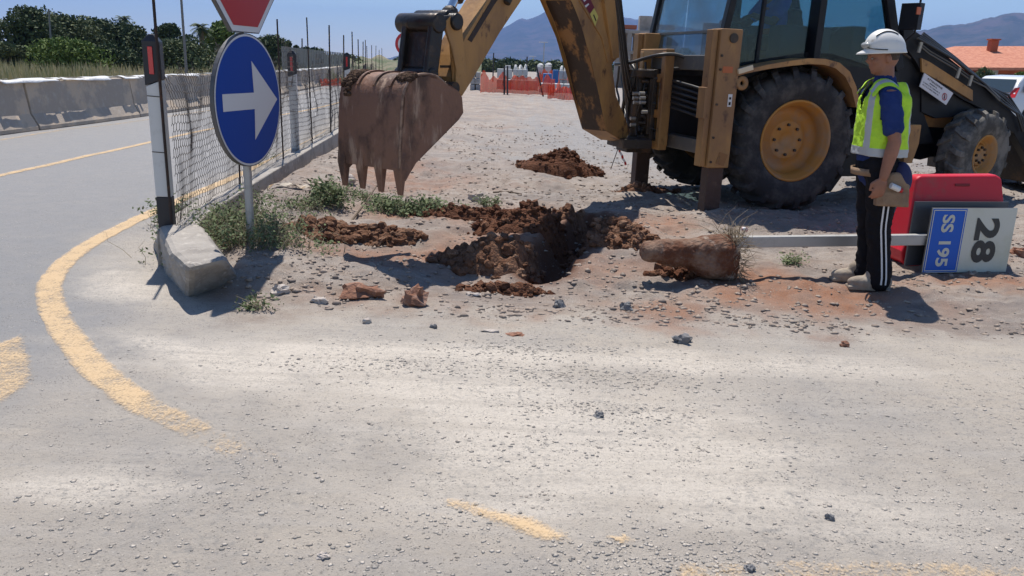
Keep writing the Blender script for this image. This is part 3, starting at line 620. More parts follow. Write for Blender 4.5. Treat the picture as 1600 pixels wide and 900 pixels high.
def net(y0, y1, z0, zt, cell, r, seed):
    mb = MB(); r_ = random.Random(seed); hx = cell; hz = cell*1.1; nxs = int((y1-y0)/hx); nzs = int((zt-z0)/hz); pts = {}; E = []
    def P(i, j):
        if (i, j) not in pts:
            y = y0+i*hx*.5; z = z0+j*hz/3
            z += .05*mnoise.noise(Vector((y*.8, z, seed)))+.012*mnoise.noise(Vector((y*7, z*7, 5))); yy = y+.05*mnoise.noise(Vector((y*1.2, z*2, 9)))+.012*mnoise.noise(Vector((y*8, z*8, 1)))
            fr = (z-z0)/(zt-z0); x = float(FX(yy))-.015+(.05+.10*max(0, fr))*mnoise.noise(Vector((y*.9, z*1.3, seed+3)))+.03*mnoise.noise(Vector((y*3, z*3, 2))); pts[(i, j)] = Vector((x, yy, z))
        return pts[(i, j)]
    for a in range(nxs):
        for b in range(nzs):
            i = 2*a+(b % 2); j = 3*b
            if fringe(y0+i*hx*.5, (j/3*hz)/(zt-z0), seed): continue
            E += [((i, j+1), (i, j+3)), ((i, j+1), (i+1, j)), ((i, j+1), (i-1, j))]
    for p, q in E:
        if r_.random() < .012: continue
        a, b = P(*p), P(*q); d = b-a
        if d.length < 1e-5: continue
        u = d.orthogonal().normalized()*r; v = d.normalized().cross(u)
        Q = [u, -u*.5+v*.87, -u*.5-v*.87]; mb.add([a+k for k in Q]+[b+k for k in Q], [(0, 1, 4, 3), (1, 2, 5, 4), (2, 0, 3, 5)])
    return mb
def fringe(y, fr, seed): return fr > .80+.25*mnoise.noise(Vector((y*1.1, 0, seed)))+.10*mnoise.noise(Vector((y*5, 0, seed)))
net(sy[0], sy[3], .27, 1.75, .056, .0022, 2).build('wire_netting', WIRE, root)
net(sy[3], 20, .27, 1.65, .075, .0028, 4).build('wire_netting', WIRE, root)
net(20, 36, .27, 1.45, .14, .0042, 6).build('wire_netting', WIRE, root)

# white posts with black caps and red reflectors
WPL = mat('white plastic post', (.60, .60, .59), .55, var=((.42, .40, .37), 5, .55, .75), spec=.4)
BPL = mat('black cap plastic', (.018, .018, .024), .5); REFL = mat('red reflector', (.55, .02, .03), .25, spec=.8)
def delineator(x, y, z0, h, rz, label, base=True):
    root = thing('delineator_post', label, 'roadside post', (x, y, z0), rz, 'white delineator posts along the fence'); w_, d_ = .115, .09
    prof = lambda z: [(-w_/2, -d_/2, z), (w_/2, -d_/2, z), (w_/2*.8, d_/2, z), (-w_/2*.8, d_/2, z)]
    b = MB(); ring_loft(b, [[Vector(p) for p in prof(.22 if base else -.1)], [Vector((p[0], p[1], h-.36+(p[0] > 0)*.045)) for p in prof(0)]]); b.build('post_body', WPL, root, world=False, bevel=.006)
    if base:
        b = MB(); ring_loft(b, [[Vector(p) for p in prof(-.02)], [Vector(p) for p in prof(.218)]]); b.build('post_foot', BPL, root, world=False, bevel=.006)
    b = MB(); w_, d_ = .125, .10
    ring_loft(b, [[Vector((p[0], p[1], h-.355+(p[0] > 0)*.045)) for p in prof(0)], [Vector((p[0], p[1], h-.05)) for p in prof(0)], [Vector((p[0]*.3, p[1]*.6, h)) for p in prof(0)]]); cp = b.build('post_cap', BPL, root, world=False, bevel=.005)
    b = MB(); b.box((-.005, -.054, h-.18), (.034, .008, .19)); b.build('reflector', REFL, cp, world=False, bevel=.003)
    b = MB()
    for z in (.55, .95): b.box((0, -.0462, z), (.108, .002, .006), Matrix.Rotation(.05, 3, 'Y'))
    b.build('strap', RUST, root, world=False)
c = g(262, 352, .28); delineator(c.x-.005, c.y+.02, .28, 1.38, R(3), 'white post with black cap and red reflector nearest, at the wall end')
c = g(480, 234, .27); delineator(c.x-.19, c.y+.1, .24, 1.38, R(4), 'white post with black cap behind the wire netting right of the blue sign', False)
c = g(552, 190, .27); delineator(c.x-.1, c.y, .27, 1.38, R(4), 'farthest black-capped post just left above the bucket', False)

# ------------------------------------------------------------------ jersey barriers
def jersey_mesh(L_):
    prof = [(-.30, 0), (-.30, .07), (-.17, .30), (-.10, .90), (.10, .90), (.17, .30), (.30, .07), (.30, 0)]
    b = MB(); n = 10; rg_ = []
    for k in range(n+1):
        rg_.append([Vector((x+.004*rnd.uniform(-1, 1), -L_/2+L_*k/n, z+(.004*rnd.uniform(-1, 1) if z > .1 else 0))) for x, z in prof])
    ring_loft(b, rg_); return b
bx = [(2, -9.3), (10, -9.2), (14, -9.14), (19.4, -9.0), (30.6, -9.36), (45, -10.8), (70, -14.5), (90, -18)]
def barx(y): return float(np.interp(y, [k[0] for k in bx], [k[1] for k in bx]))-.3
y = 11.35; L_ = 3.86; k = 0; proto = None; ordn = ['first', 'second', 'third', 'fourth', 'fifth', 'sixth', 'seventh', 'eighth', 'ninth', 'tenth', 'eleventh', 'twelfth', 'thirteenth', 'fourteenth', 'fifteenth']
while k < 13:
    yc = y+L_/2; a = math.atan2(-(barx(yc+1)-barx(yc-1)), 2)
    if proto is None: proto = jersey_mesh(L_).build('jersey_barrier', CONC2, bevel=.012); o = proto
    else: o = copy_tree(proto)
    o.location = (barx(yc), yc, H(barx(yc), yc)+.005); o.rotation_euler = (0, 0, a+R(rnd.uniform(-.6, .6)))
    tag(o, ordn[k]+' concrete jersey barrier, counting from the left edge along the far side of the road', 'concrete barrier', 'jersey barriers along the far side of the road'); y += L_+.03; k += 1
SHT = mat('white plastic sheet', (.66, .66, .65), .5, var=((.45, .44, .42), 5, .5, .7), bump=(18, .8))
b = MB(); n = 420; P = []; pr = (-.22, -.12, 0, .12, .20)
for i in range(n):
    y = 9+i*.1; x0 = barx(y)
    for k, u in enumerate(pr):
        nz_ = mnoise.noise(Vector((y*1.3, u*4, 2))); dr = (.0, .0, .02, 0, 0)[k]; edge = abs(u) > .13
        P.append((x0+u*.9+.02*mnoise.noise(Vector((y*5, u, 8))), y, .925+dr+.035*abs(nz_)-(.03+.07*max(0, mnoise.noise(Vector((y*.7, u*3, 5)))) if edge else 0)))
b.add(P, [(i*5+k, i*5+k+1, i*5+k+6, i*5+k+5) for i in range(n-1) for k in range(4) if mnoise.noise(Vector((i*.13, k*.9, 4)))+.35*mnoise.noise(Vector((i*.7, k*2, 1))) > -.08], 0, True); o = b.build('plastic_sheet', SHT, label='crumpled white plastic sheet draped along the tops of the concrete barriers', cat='plastic sheet'); s_ = o.modifiers.new('s', 'SOLIDIFY'); s_.thickness = .006

# ------------------------------------------------------------------ sign pole with arrow disc and stop octagon
GALV = mat('galvanised steel', (.42, .42, .41), .5, .35, var=((.30, .29, .27), 6, .5, .7), bump=(60, .1))
SBLUE = mat('sign blue', (.002, .050, .31), .5, var=((.02, .075, .32), 7, .58, .8), spec=.2); SWHT = mat('sign white', (.62, .63, .64), .4); SRED = mat('sign red', (.42, .012, .016), .35)
SBACK = mat('sign aluminium back', (.10, .10, .105), .5, .4)
pb = g(393, 385, .12); root = thing('road_sign_pole', 'steel pole with blue disc bearing a white arrow under a red octagon', 'road sign', (pb.x, pb.y, 0))
XN = Vector((.985, -.185, 0)).normalized(); XR = Vector((-XN.y, XN.x, 0)); UZ = Vector((0, 0, 1))
b = MB(); b.cyl((pb.x, pb.y, .0), (pb.x-.0, pb.y, 2.75), .030, 16); b.build('pole', GALV, root)
pc = Vector((pb.x, pb.y, 0))
# disc centre height from its place in the picture
dc = pl(390, 158, pc+XN*.05, XN); rad = (pl(390, 55, pc+XN*.05, XN)-pl(390, 262, pc+XN*.05, XN)).length/2
def disc(mb, c, r, mi, off, seg=64, th=None):
    A_ = [c+XN*off+(XR*math.cos(2*math.pi*k/seg)+UZ*math.sin(2*math.pi*k/seg))*r for k in range(seg)]
    if th: mb.loft([p-XN*th for p in A_], A_, mi)
    else: mb.add(A_, [tuple(range(seg))], mi)
b = MB(); disc(b, dc, rad, 2, 0, th=.03); disc(b, dc, rad*.985, 1, .001); disc(b, dc, rad*.955, 0, .0025)
def sp(u, v, off=.004): return dc+XN*off+XR*u*rad+UZ*v*rad
arrow = [(-.78, -.125), (.13, -.125), (.10, -.60), (.88, .0), (.10, .60), (.13, .125), (-.78, .125)]
b.add([sp(u, v) for u, v in arrow], [(0, 1, 5, 6), (1, 2, 3, 4, 5)], 1)
b.build('arrow_disc', [SBLUE, SWHT, SBACK], root)
oc_r = .49; ob = pl(394, 52, pc+XN*.05, XN); oc = Vector((dc.x, dc.y, ob.z+oc_r*math.cos(R(22.5))))
def octo(mb, r, mi, off, th=None):
    A_ = [oc+XN*off+(XR*math.cos(R(22.5+45*k))+UZ*math.sin(R(22.5+45*k)))*r for k in range(8)]
    if th: mb.loft([p-XN*th for p in A_], A_, mi)
    else: mb.add(A_, [tuple(range(8))], mi)
b = MB(); octo(b, oc_r, 2, 0, .03); octo(b, oc_r*.985, 1, .001); octo(b, oc_r*.90, 0, .0025); b.build('stop_octagon', [SRED, SWHT, SBACK], root)
b = MB()
for z in (dc.z-.22, dc.z+.22, oc.z-.2, oc.z+.2): b.beam(Vector((dc.x, dc.y, z))-XN*.05-XR*.2, Vector((dc.x, dc.y, z))-XN*.05+XR*.2, .03, .04)
b.build('mounting_bracket', GALV, root)

# ------------------------------------------------------------------ BACKHOE LOADER
TH = R(17); EX = Vector((math.cos(TH), math.sin(TH), 0)); EY = Vector((-math.sin(TH), math.cos(TH), 0)); MO = Vector((2.64, 9.32, 0))
bh = thing('backhoe_loader', 'yellow and black backhoe loader with its rusty digging bucket hanging over the dig', 'backhoe loader', MO, TH)
def S(px, py, yl):
    p = pl(px, py, MO+EY*yl, EY)-MO; return Vector((p.dot(EX), yl, p.z))
def Bk(px, py, xl):
    p = pl(px, py, MO+EX*xl, EX)-MO; return Vector((xl, p.dot(EY), p.z))
YEL = mat('worn loader yellow', (.42, .225, .075), .55, .0, var=((.24, .13, .058), 1.3, .42, .65, (1, 1, .5)), var2=((.10, .05, .028), 5.5, .57, .68, (1, 1, .7)), bump=(30, .12), spec=.4)
YCL = mat('wheel yellow', (.42, .19, .035), .6, var=((.33, .20, .10), 3, .42, .65), spec=.4)
BLK = mat('black machine paint', (.008, .009, .013), .5, var=((.022, .02, .019), 5, .5, .75), spec=.3)
BRS = mat('rubber', (.026, .026, .028), .85, var=((.085, .08, .074), 4, .42, .68), bump=(50, .3), spec=.3)
BRS2 = mat('dusty rubber', (.07, .067, .062), .9, var=((.20, .185, .165), 4, .38, .62), bump=(50, .3), spec=.2)
HOSE = mat('hydraulic hose', (.02, .02, .021), .45); CHR = mat('chrome rod', (.7, .7, .72), .15, 1)
GRIM = mat('greasy steel', (.045, .035, .028), .55, .3, var=((.11, .065, .035), 6, .5, .7), bump=(30, .4))
GREYP = mat('grey steel bar', (.12, .115, .105), .5, .4, var=((.2, .17, .13), 8, .5, .7))
BUCK = mat('rusty bucket steel', (.215, .115, .075), .6, .1, var=((.085, .048, .034), 3.4, .48, .66, (1, 1, .7)), var2=((.36, .25, .18), 8, .54, .68, (1, 1, .22)), bump=(35, .25), spec=.4)
DIRTY = mat('mud on bucket', (.055, .035, .026), .95, var=((.10, .065, .045), 20, .45, .6), bump=(50, 1), spec=.1)
GREA = mat('worn black grease', (.032, .018, .012), .6, var=((.26, .125, .04), 5, .49, .60, (1, 1, .35)), bump=(20, .3))

def wheel(name, c, r, wd, rim, lugs, lh, m_, out=-1, steer=0.0, dish=.20):
    """c in machine space, axle along local y, outer face towards out*y"""
    rt = bpy.data.objects.new(name, None); COL.objects.link(rt); rt.parent = bh; rt.location = c; rt.rotation_euler = (0, 0, steer)
    h = wd/2; ax = Vector((0, out, 0)); t = MB(); rb = r-lh
    t.lathe([(rim, h*.80), (rim+.03, h*.93), (rb*.80, h*1.0), (rb*.90, h*.98), (rb*.965, h*.88), (rb, h*.55), (rb+.008, 0), (rb, -h*.55), (rb*.965, -h*.88), (rb*.9, -h*.98), (rb*.8, -h), (rim+.03, -h*.93), (rim, -h*.8)], (0, 0, 0), ax, 72)
    for sd in (-1, 1):
        for k in range(lugs):
            a0 = 2*math.pi*(k+(.5 if sd > 0 else 0))/lugs; P = []
            # lug bends over the shoulder: stations (across, angle offset, radius of base)
            st = [(.02, 0.0, rb+.004), (.30, .055, rb), (.62, .12, rb*.992), (.90, .155, rb*.955), (1.0, .165, rb*.90)]
            tops = [lh, lh, lh, lh*.85, lh*.25]
            da = (.33 if lh > .03 else .30)*2*math.pi/lugs/2*1.15
            for (u, ao, rr), tp in zip(st, tops):
                for an, rad_ in ((-da, rr-.01), (-da*.75, rr+tp), (da*.75, rr+tp), (da, rr-.01)):
                    a = a0+ao+an; P.append(Vector((math.cos(a)*rad_, sd*u*h, math.sin(a)*rad_)))
            F = [(i*4+q, i*4+q+1, i*4+q+5, i*4+q+4) for i in range(4) for q in range(3)]+[(0, 1, 2, 3), (19, 18, 17, 16)]; t.add(P, F)
    t.build('tyre', m_, rt, world=False)
    q = MB(); rl = rim
    q.lathe([(rl+.012, h*.84), (rl+.012, h*.90), (rl-.008, h*.90), (rl-.02, h*.80), (rl-.035, h*.70), (rl-.05, h*.62), (rl-.06, h*.3), (rl-.065, h*.9-dish*.85), (rl-.10, h*.9-dish), (rl*.62, h*.9-dish-.015), (rl*.50, h*.9-dish+.03), (rl*.47, h*.9-dish+.035), (rl*.20, h*.9-dish+.035), (rl*.19, h*.9-dish+.03), (0.001, h*.9-dish+.03)], (0, 0, 0), ax, 64)
    q.lathe([(rl+.012, -h*.84), (rl-.02, -h*.8), (rl-.06, -h*.3), (.001, -h*.25)], (0, 0, 0), ax, 48)
    rm = q.build('rim', YCL, rt, world=False)
    for k in range(8):
        q2 = MB(); a = 2*math.pi*k/8; rr = rl*.38; o = Vector((math.cos(a)*rr, out*(h*.9-dish+.035), math.sin(a)*rr)); q2.cyl(o, o+ax*.022, .016, 6); q2.build('wheel_nut', GRIM, rt, world=False)
    return rt
rc = S(1245, 221, -1.10); RZ = rc.z; rt_ = .745
wheel('rear_wheel', Vector((rc.x, -.88, RZ)), rt_, .46, .405, 20, .056, BRS)
wheel('rear_wheel', Vector((rc.x, .88, RZ)), rt_, .46, .405, 20, .056, BRS, out=1)
fc = S(1536, 243, -.93); fr_ = .515
wheel('front_wheel', Vector((fc.x-.02, -.80, fc.z)), fr_, .34, .225, 15, .045, BRS2, steer=R(13), dish=.10)
wheel('front_wheel', Vector((fc.x-.02, .80, fc.z)), fr_, .34, .225, 15, .045, BRS2, out=1, steer=R(13), dish=.10)
def prism(mb, pts, y0, y1, mi=0):
    mb.loft([Vector((p.x, y0, p.z)) for p in pts], [Vector((p.x, y1, p.z)) for p in pts], mi)
def Sp(L_, yl): return [S(a, b, yl) for a, b in L_]
# chassis, axles
b = MB(); b.box((1.15, 0, .95), (3.6, .55, .42)); b.box((rc.x, 0, RZ), (.30, 1.5, .26)); b.box((fc.x, 0, fc.z), (.2, 1.4, .18)); b.box((.9, -.45, .72), (.8, .5, .5)); b.build('chassis', BLK, bh, world=False, bevel=.01)
# rear fender: curved guard over the tyre
fo_ = Sp([(1150, 116), (1165, 109), (1200, 101), (1235, 95), (1265, 91), (1290, 92), (1312, 98), (1328, 112), (1338, 135), (1345, 165)], -1.12)
fi_ = Sp([(1150, 120), (1165, 115), (1200, 108), (1235, 103), (1265, 100), (1288, 101), (1306, 107), (1321, 120), (1331, 140), (1338, 168)], -1.12)
b = MB()
P = [p for p in fo_]+[p for p in fi_[::-1]]; n = len(fo_)
quad = [(i, i+1, 2*n-2-i, 2*n-1-i) for i in range(n-1)]
V = [Vector((p.x, -1.12, p.z)) for p in P]+[Vector((p.x, -.55, p.z)) for p in P]; N2 = len(P)
b.add(V, quad+[tuple(i+N2 for i in q[::-1]) for q in quad]+[(i, i+N2, (i+1) % N2+N2, (i+1) % N2) for i in range(N2)]); b.build('fender', YEL, bh, world=False)
b = MB(); ins = Sp([(1160, 120), (1200, 108), (1250, 100), (1290, 102), (1320, 122), (1340, 170), (1350, 230), (1300, 300), (1200, 300), (1150, 200)], -.62); prism(b, ins, -.60, -.50); b.build('inner_guard', BLK, bh, world=False)
b = MB(); c1 = S(1153, 112, -1.13); c2 = S(1176, 105, -1.13); b.beam(c1, c2, .03, .05); b.build('tail_lamp', mat('dirty lamp lens', (.6, .5, .35), .3), bh, world=False, bevel=.004)

# ---- cab
cab = MB(); CY = -.80
def post(mb, a, b_, w1, d1, mi=0): mb.beam(a, b_, w1, d1, Vector((0, 1, 0)), mi)
zr = 2.78
rb_ = S(1118, 106, CY); rt2 = S(1145, -5, CY); rb_.x -= 0
def up_to(a, b_, z): return a+(b_-a)*((z-a.z)/(b_.z-a.z))
rtop = up_to(rb_, rt2, zr); m_y = lambda p: Vector((p.x, -p.y, p.z))
Bb = S(1268, 92, CY); Bt = up_to(Bb, S(1270, 0, CY), zr); Bt.x = Bb.x
Ab = S(1402, 108, CY); At = S(1385, -20, CY); At = up_to(Ab, At, zr)
for f_ in (lambda p: p, m_y):
    post(cab, f_(rb_), f_(rtop), .07, .08); post(cab, f_(Ab), f_(At), .10, .09); post(cab, f_(Bb)-Vector((0, 0, .1)), f_(Bt), .08, .17)
    # sills and roof rails
    cab.beam(f_(rtop), f_(At), .08, .1)
cab.beam(rtop, m_y(rtop), .1, .08); cab.beam(At, m_y(At), .1, .1)
Ct = (rtop+At)/2; cab.box((Ct.x, 0, zr+.07), (At.x-rtop.x+.22, 1.72, .12))
# lower side panels following the fender, near side
low = Sp([(1112, 110), (1160, 106), (1158, 100), (1200, 90), (1260, 81), (1300, 83), (1345, 97), (1372, 108), (1405, 112), (1405, 200), (1350, 200), (1338, 140), (1310, 106), (1265, 100), (1200, 110), (1150, 130), (1112, 130)], CY)
for sgn in (1, -1):
    y0 = CY*sgn
    V0 = [Vector((p.x, y0, p.z)) for p in low]; V1 = [Vector((p.x, y0+.05*sgn, p.z)) for p in low]
    cab.loft(V0, V1)
cab.box((.35, 0, 1.33), (1.5, 1.5, .06)); cab.box((rb_.x+.02, 0, rb_.z-.04), (.06, 1.6, .10))
dv = S(1181, 100, CY); cab.beam(Vector((dv.x, CY, dv.z)), Vector((dv.x+.03, CY, zr)), .04, .04)
qv = S(1160, 96, CY)
cabo = cab.build('cab_frame', BLK, bh, world=False, bevel=.008)
GL = glass('tinted cab glass', (.52, .68, .73), .02); GL2 = glass('dusty rear glass', (.72, .80, .84), .25)
def pane(L_, y, m_, nm='window_pane'):
    b = MB(); P = [Vector((p.x, y, p.z)) for p in L_]; b.loft(P, [p+Vector((0, .006, 0)) for p in P]); return b.build(nm, m_, cabo, world=False)
for y in (CY, -CY):
    pane([rb_+Vector((.03, 0, 0)), Vector((dv.x, CY, dv.z-.02)), Vector((dv.x+.03, CY, zr)), rtop+Vector((.03, 0, 0))], y, GL)
    pane([Vector((dv.x+.02, CY, dv.z-.02)), Vector((Bb.x-.08, CY, Bb.z-.05)), Vector((Bt.x-.08, CY, zr)), Vector((dv.x+.04, CY, zr))], y, GL)
    pane([Vector((Bb.x+.08, CY, Bb.z-.04)), Vector((Ab.x-.05, CY, Ab.z-.02)), Vector((At.x-.05, CY, zr)), Vector((Bt.x+.08, CY, zr))], y, GL)
# rear window in two sashes
rw = [rb_+Vector((0, .04, 0)), m_y(rb_)-Vector((0, .04, 0)), m_y(rtop)-Vector((0, .04, 0)), rtop+Vector((0, .04, 0))]
mid = .30
def lerpq(t): return rw[0].lerp(rw[3], t), rw[1].lerp(rw[2], t)
for t0, t1 in ((0, mid-.006), (mid+.006, 1)):
    a, b2 = lerpq(t0); c_, d_ = lerpq(t1); q = MB(); P = [a, b2, d_, c_]; q.loft(P, [p+Vector((.006, 0, 0)) for p in P]); q.build('window_pane', GL2, cabo, world=False)
a, b2 = lerpq(mid); q = MB(); q.beam(a-Vector((.01, 0, 0)), b2-Vector((.01, 0, 0)), .02, .025); q.build('sash_bar', GREYP, cabo, world=False)
a, b2 = Vector((At.x, CY, zr)), Vector((Ab.x, CY, Ab.z)); q = MB(); P = [b2, m_y(b2), m_y(a), a]; q.loft(P, [p+Vector((.006, 0, 0)) for p in P]); q.build('window_pane', GL, cabo, world=False)
# seat, wheel, console inside
q = MB(); q.box((.05, 0, 1.72), (.45, .5, .14)); q.box((.32, 0, 2.0), (.12, .48, .5), Matrix.Rotation(.12, 3, 'Y')); q.box((.05, 0, 1.5), (.3, .3, .4)); q.build('seat', BLK, bh, world=False, bevel=.04)
q = MB(); q.lathe([(.17+.015*math.cos(a), .015*math.sin(a)) for a in [i*math.pi/4 for i in range(9)]], (.87, 0, 2.02), (-.4, 0, 1), 28); q.cyl((.87, 0, 2.02), (1.0, 0, 1.7), .02, 8); q.build('steering_wheel', BLK, bh, world=False)
q = MB()
for yy in (-.22, .22): q.cyl((-.22, yy, 1.36), (-.28, yy, 1.95), .012, 8); q.ell((-.28, yy, 1.97), (.03, .03, .045), None, 10)
q.build('control_lever', BLK, bh, world=False)
q = MB(); q.box((.13, -.60, 1.73), (.62, .22, .62)); q.box((1.08, 0, 1.72), (.18, .7, .75)); q.box((.62, .77, 1.72), (1.75, .03, .78)); q.build('side_console', mat('console grey', (.018, .026, .04), .6), bh, world=False, bevel=.05)

# ---- bonnet, loader frame and arm (near and far)
b = MB(); hood = Sp([(1400, 60), (1438, 72), (1440, 92), (1560, 150), (1575, 215), (1440, 250), (1400, 240)], -.48); prism(b, hood, -.48, .48); b.build('bonnet', BLK, bh, world=False, bevel=.02)
b = MB(); pn = Sp([(1408, 128), (1440, 112), (1500, 165), (1480, 200), (1408, 196)], -.52); prism(b, pn, -.52, -.49); b.build('side_panel', YEL, bh, world=False, bevel=.005)
AY = -.66
for sgn in (1, -1):
    b = MB()
    tw = Sp([(1402, 60), (1438, 70), (1442, 110), (1440, 165), (1460, 225), (1400, 225)], AY); tw = [Vector((p.x, AY*sgn, p.z)) for p in tw]; b.loft(tw, [p+Vector((0, .10*sgn, 0)) for p in tw])
    (b.build('loader_tower', BLK, bh, world=False, bevel=.008))
    arm = Sp([(1412, 44), (1425, 45), (1450, 62), (1475, 84), (1520, 120), (1548, 143), (1575, 168), (1602, 196), (1632, 250), (1670, 330), (1648, 335), (1614, 262), (1584, 208), (1545, 176), (1505, 156), (1440, 112), (1430, 95), (1412, 70)], AY-.06)
    b = MB(); arm = [Vector((p.x, (AY-.06)*sgn, p.z)) for p in arm]; n = len(arm); b.loft(arm, [p+Vector((0, .11*sgn, 0)) for p in arm]); ao = b.build('loader_arm', BLK, bh, world=False, bevel=.006)
    if sgn == 1: armN = ao
b = MB(); yp = Sp([(1440, 91), (1453, 97), (1487, 119), (1520, 141), (1520, 158), (1480, 133), (1441, 112)], AY-.085); b.loft([Vector((p.x, AY-.085, p.z)) for p in yp], [Vector((p.x, AY-.058, p.z)) for p in yp]); b.build('yellow_panel', YEL, armN, world=False)
# lower black body under the arm
b = MB(); lb = Sp([(1440, 113), (1480, 134), (1520, 158), (1532, 180), (1500, 182), (1462, 185), (1440, 175)], AY-.02); prism(b, lb, AY-.02, AY+.04); b.build('arm_web', BLK, armN, world=False, bevel=.004)
# steel lines along the arm
q = MB()
for dy, ox, oy in ((0, 0, 0), (.03, 4, -4)):
    L1 = Sp([(1435+ox, 70+oy), (1452+ox, 84+oy), (1490+ox, 106+oy), (1515+ox, 124+oy), (1540+ox, 136+oy), (1562+ox, 158+oy)], AY-.12); q.tube([Vector((p.x, AY-.12+dy, p.z)) for p in L1], .009, 6)
q.build('hydraulic_line', GREYP, armN, world=False)
q = MB()
for px, py in ((1440, 73), (1500, 113), (1519, 125)):
    a = S(px, py-7, AY-.13); c_ = S(px-5, py+9, AY-.13); q.beam(Vector((a.x, AY-.13, a.z)), Vector((c_.x, AY-.13, c_.z)), .02, .03)
q.build('line_clamp', mat('pale clamp', (.35, .33, .28), .6), armN, world=False)
q = MB()
for k in range(5):
    L1 = Sp([(1425+k*3, 60-k*2), (1480+k*2, 92), (1530+k*2, 132+k), (1556+k*3, 160-k*3), (1580+k*3, 176+k*2), (1590+k, 205)], AY-.02+.03*k); q.tube([Vector((p.x+.01*math.sin(k*3+i), AY-.1+.035*k, p.z)) for i, p in enumerate(L1)], .014, 6)
q.build('hydraulic_hose', HOSE, armN, world=False)
# warning plate on the arm
lc = [S(a, b_, AY-.10) for a, b_ in ((1437, 135), (1478.5, 164), (1489.6, 145.5), (1444.6, 114))]
q = MB(); P = [Vector((p.x, AY-.10, p.z)) for p in lc]; q.loft([p+Vector((0, .012, 0)) for p in P], P, 0)
O_ = P[0].copy(); ux = (P[1]-P[0]); uy = (P[3]-P[0]); off = Vector((0, -.003, 0)); Lx, Ly = ux.length, uy.length; uxn = ux.normalized(); uyn = uy.normalized()
def lp(u, v): return O_+ux*u+uy*v+off
put_text(q, 'ATTENZIONE', lp(.42, .80), uxn, uyn, Lx*.56, Ly*.13, 1, .02)
# the smaller lines are too small to read in the photograph: rows of tiny ink strokes
for v_, u0_, u1_ in ((.60, .26, .52), (.42, .06, .66), (.24, .06, .66)):
    u_ = u0_; rl_ = random.Random(int(v_*100))
    while u_ < u1_:
        q.add([lp(u_, v_-.035), lp(u_+.012, v_-.035), lp(u_+.012, v_+.035), lp(u_, v_+.035)], [(0, 1, 2, 3)], 1); u_ += .018+(.02 if rl_.random() < .2 else 0)
cc = lp(.85, .42); rr = Ly*.26
def ringf(mb, c, r1, r2, ex_, ey_, mi, seg=28, off=Vector()):
    A_ = [c+off+(ex_*math.cos(2*math.pi*k/seg)+ey_*math.sin(2*math.pi*k/seg))*r1 for k in range(seg)]; B_ = [c+off+(ex_*math.cos(2*math.pi*k/seg)+ey_*math.sin(2*math.pi*k/seg))*r2 for k in range(seg)]
    mb.add(A_+B_, [(k, (k+1) % seg, seg+(k+1) % seg, seg+k) for k in range(seg)], mi)
ringf(q, cc, rr, rr*.78, uxn, uyn, 2)
def quadl(mb, a, b_, w_, nrm, mi):
    d = (b_-a).normalized(); s2 = d.cross(nrm).normalized()*w_/2; mb.add([a-s2, a+s2, b_+s2, b_-s2], [(0, 1, 2, 3)], mi)
NY = Vector((0, 1, 0)); o2 = Vector((0, -.002, 0))
quadl(q, cc+(uxn-uyn)*rr*.6+o2, cc-(uxn-uyn)*rr*.6+o2, rr*.16, NY, 2)
quadl(q, cc-uyn*.1*rr, cc+uyn*.35*rr, rr*.26, NY, 1); quadl(q, cc-uyn*.1*rr, cc-uyn*.62*rr+uxn*.22*rr, rr*.15, NY, 1); quadl(q, cc-uyn*.1*rr, cc-uyn*.62*rr-uxn*.22*rr, rr*.15, NY, 1); quadl(q, cc+uyn*.3*rr, cc+uyn*.0*rr+uxn*.34*rr, rr*.12, NY, 1); quadl(q, cc+uyn*.3*rr, cc-uyn*.0*rr-uxn*.34*rr, rr*.12, NY, 1); ringf(q, cc+uyn*.52*rr, rr*.13, .0005, uxn, uyn, 1, 10)
q.build('warning_plate', [mat('plate white', (.62, .62, .66), .5), mat('plate ink', (.02, .02, .025), .5), mat('plate red', (.35, .02, .03), .5)], armN, world=False)
# front bucket beyond the frame
b = MB(); fb = [Vector(p) for p in ((fc.x+1.25, 0, .35), (fc.x+1.85, 0, .32), (fc.x+1.95, 0, .38), (fc.x+1.5, 0, .55), (fc.x+1.35, 0, .95), (fc.x+1.28, 0, 1.1), (fc.x+1.20, 0, .9))]; prism(b, fb, -1.15, 1.15); b.build('loader_bucket', GRIM, bh, world=False, bevel=.01)
# exhaust / mirror
q = MB(); m0 = S(1400, 8, CY-.02); q.tube([Vector((m0.x-.02, CY, m0.z+.2)), Vector((m0.x+.05, CY-.1, m0.z+.2)), Vector((m0.x+.10, CY-.25, m0.z+.12)), Vector((m0.x+.09, CY-.25, m0.z-.28)), Vector((m0.x+.04, CY-.1, m0.z-.42))], .012, 8); mp = S(1424, 26, CY-.25)
q.box((mp.x, CY-.25, mp.z), (.09, .20, .26), Matrix.Rotation(.35, 3, 'Z')); q.build('wing_mirror', BLK, bh, world=False, bevel=.012)
q = MB(); q.box((mp.x-.02, CY-.36, mp.z+.05), (.05, .015, .07)); q.build('side_lamp', mat('orange lamp', (.5, .12, .05), .3), bh, world=False, bevel=.004)
# steps / box between wheels
b = MB(); bx_ = Sp([(1418, 195), (1440, 195), (1436, 225), (1425, 255), (1412, 255)], -.95); prism(b, bx_, -.95, -.60); b.build('step_box', YEL, bh, world=False, bevel=.006)
b = MB(); bx2 = Sp([(1350, 200), (1412, 200), (1412, 260), (1350, 270)], -.75); prism(b, bx2, -.72, -.50); b.build('fuel_tank', BLK, bh, world=False, bevel=.02)

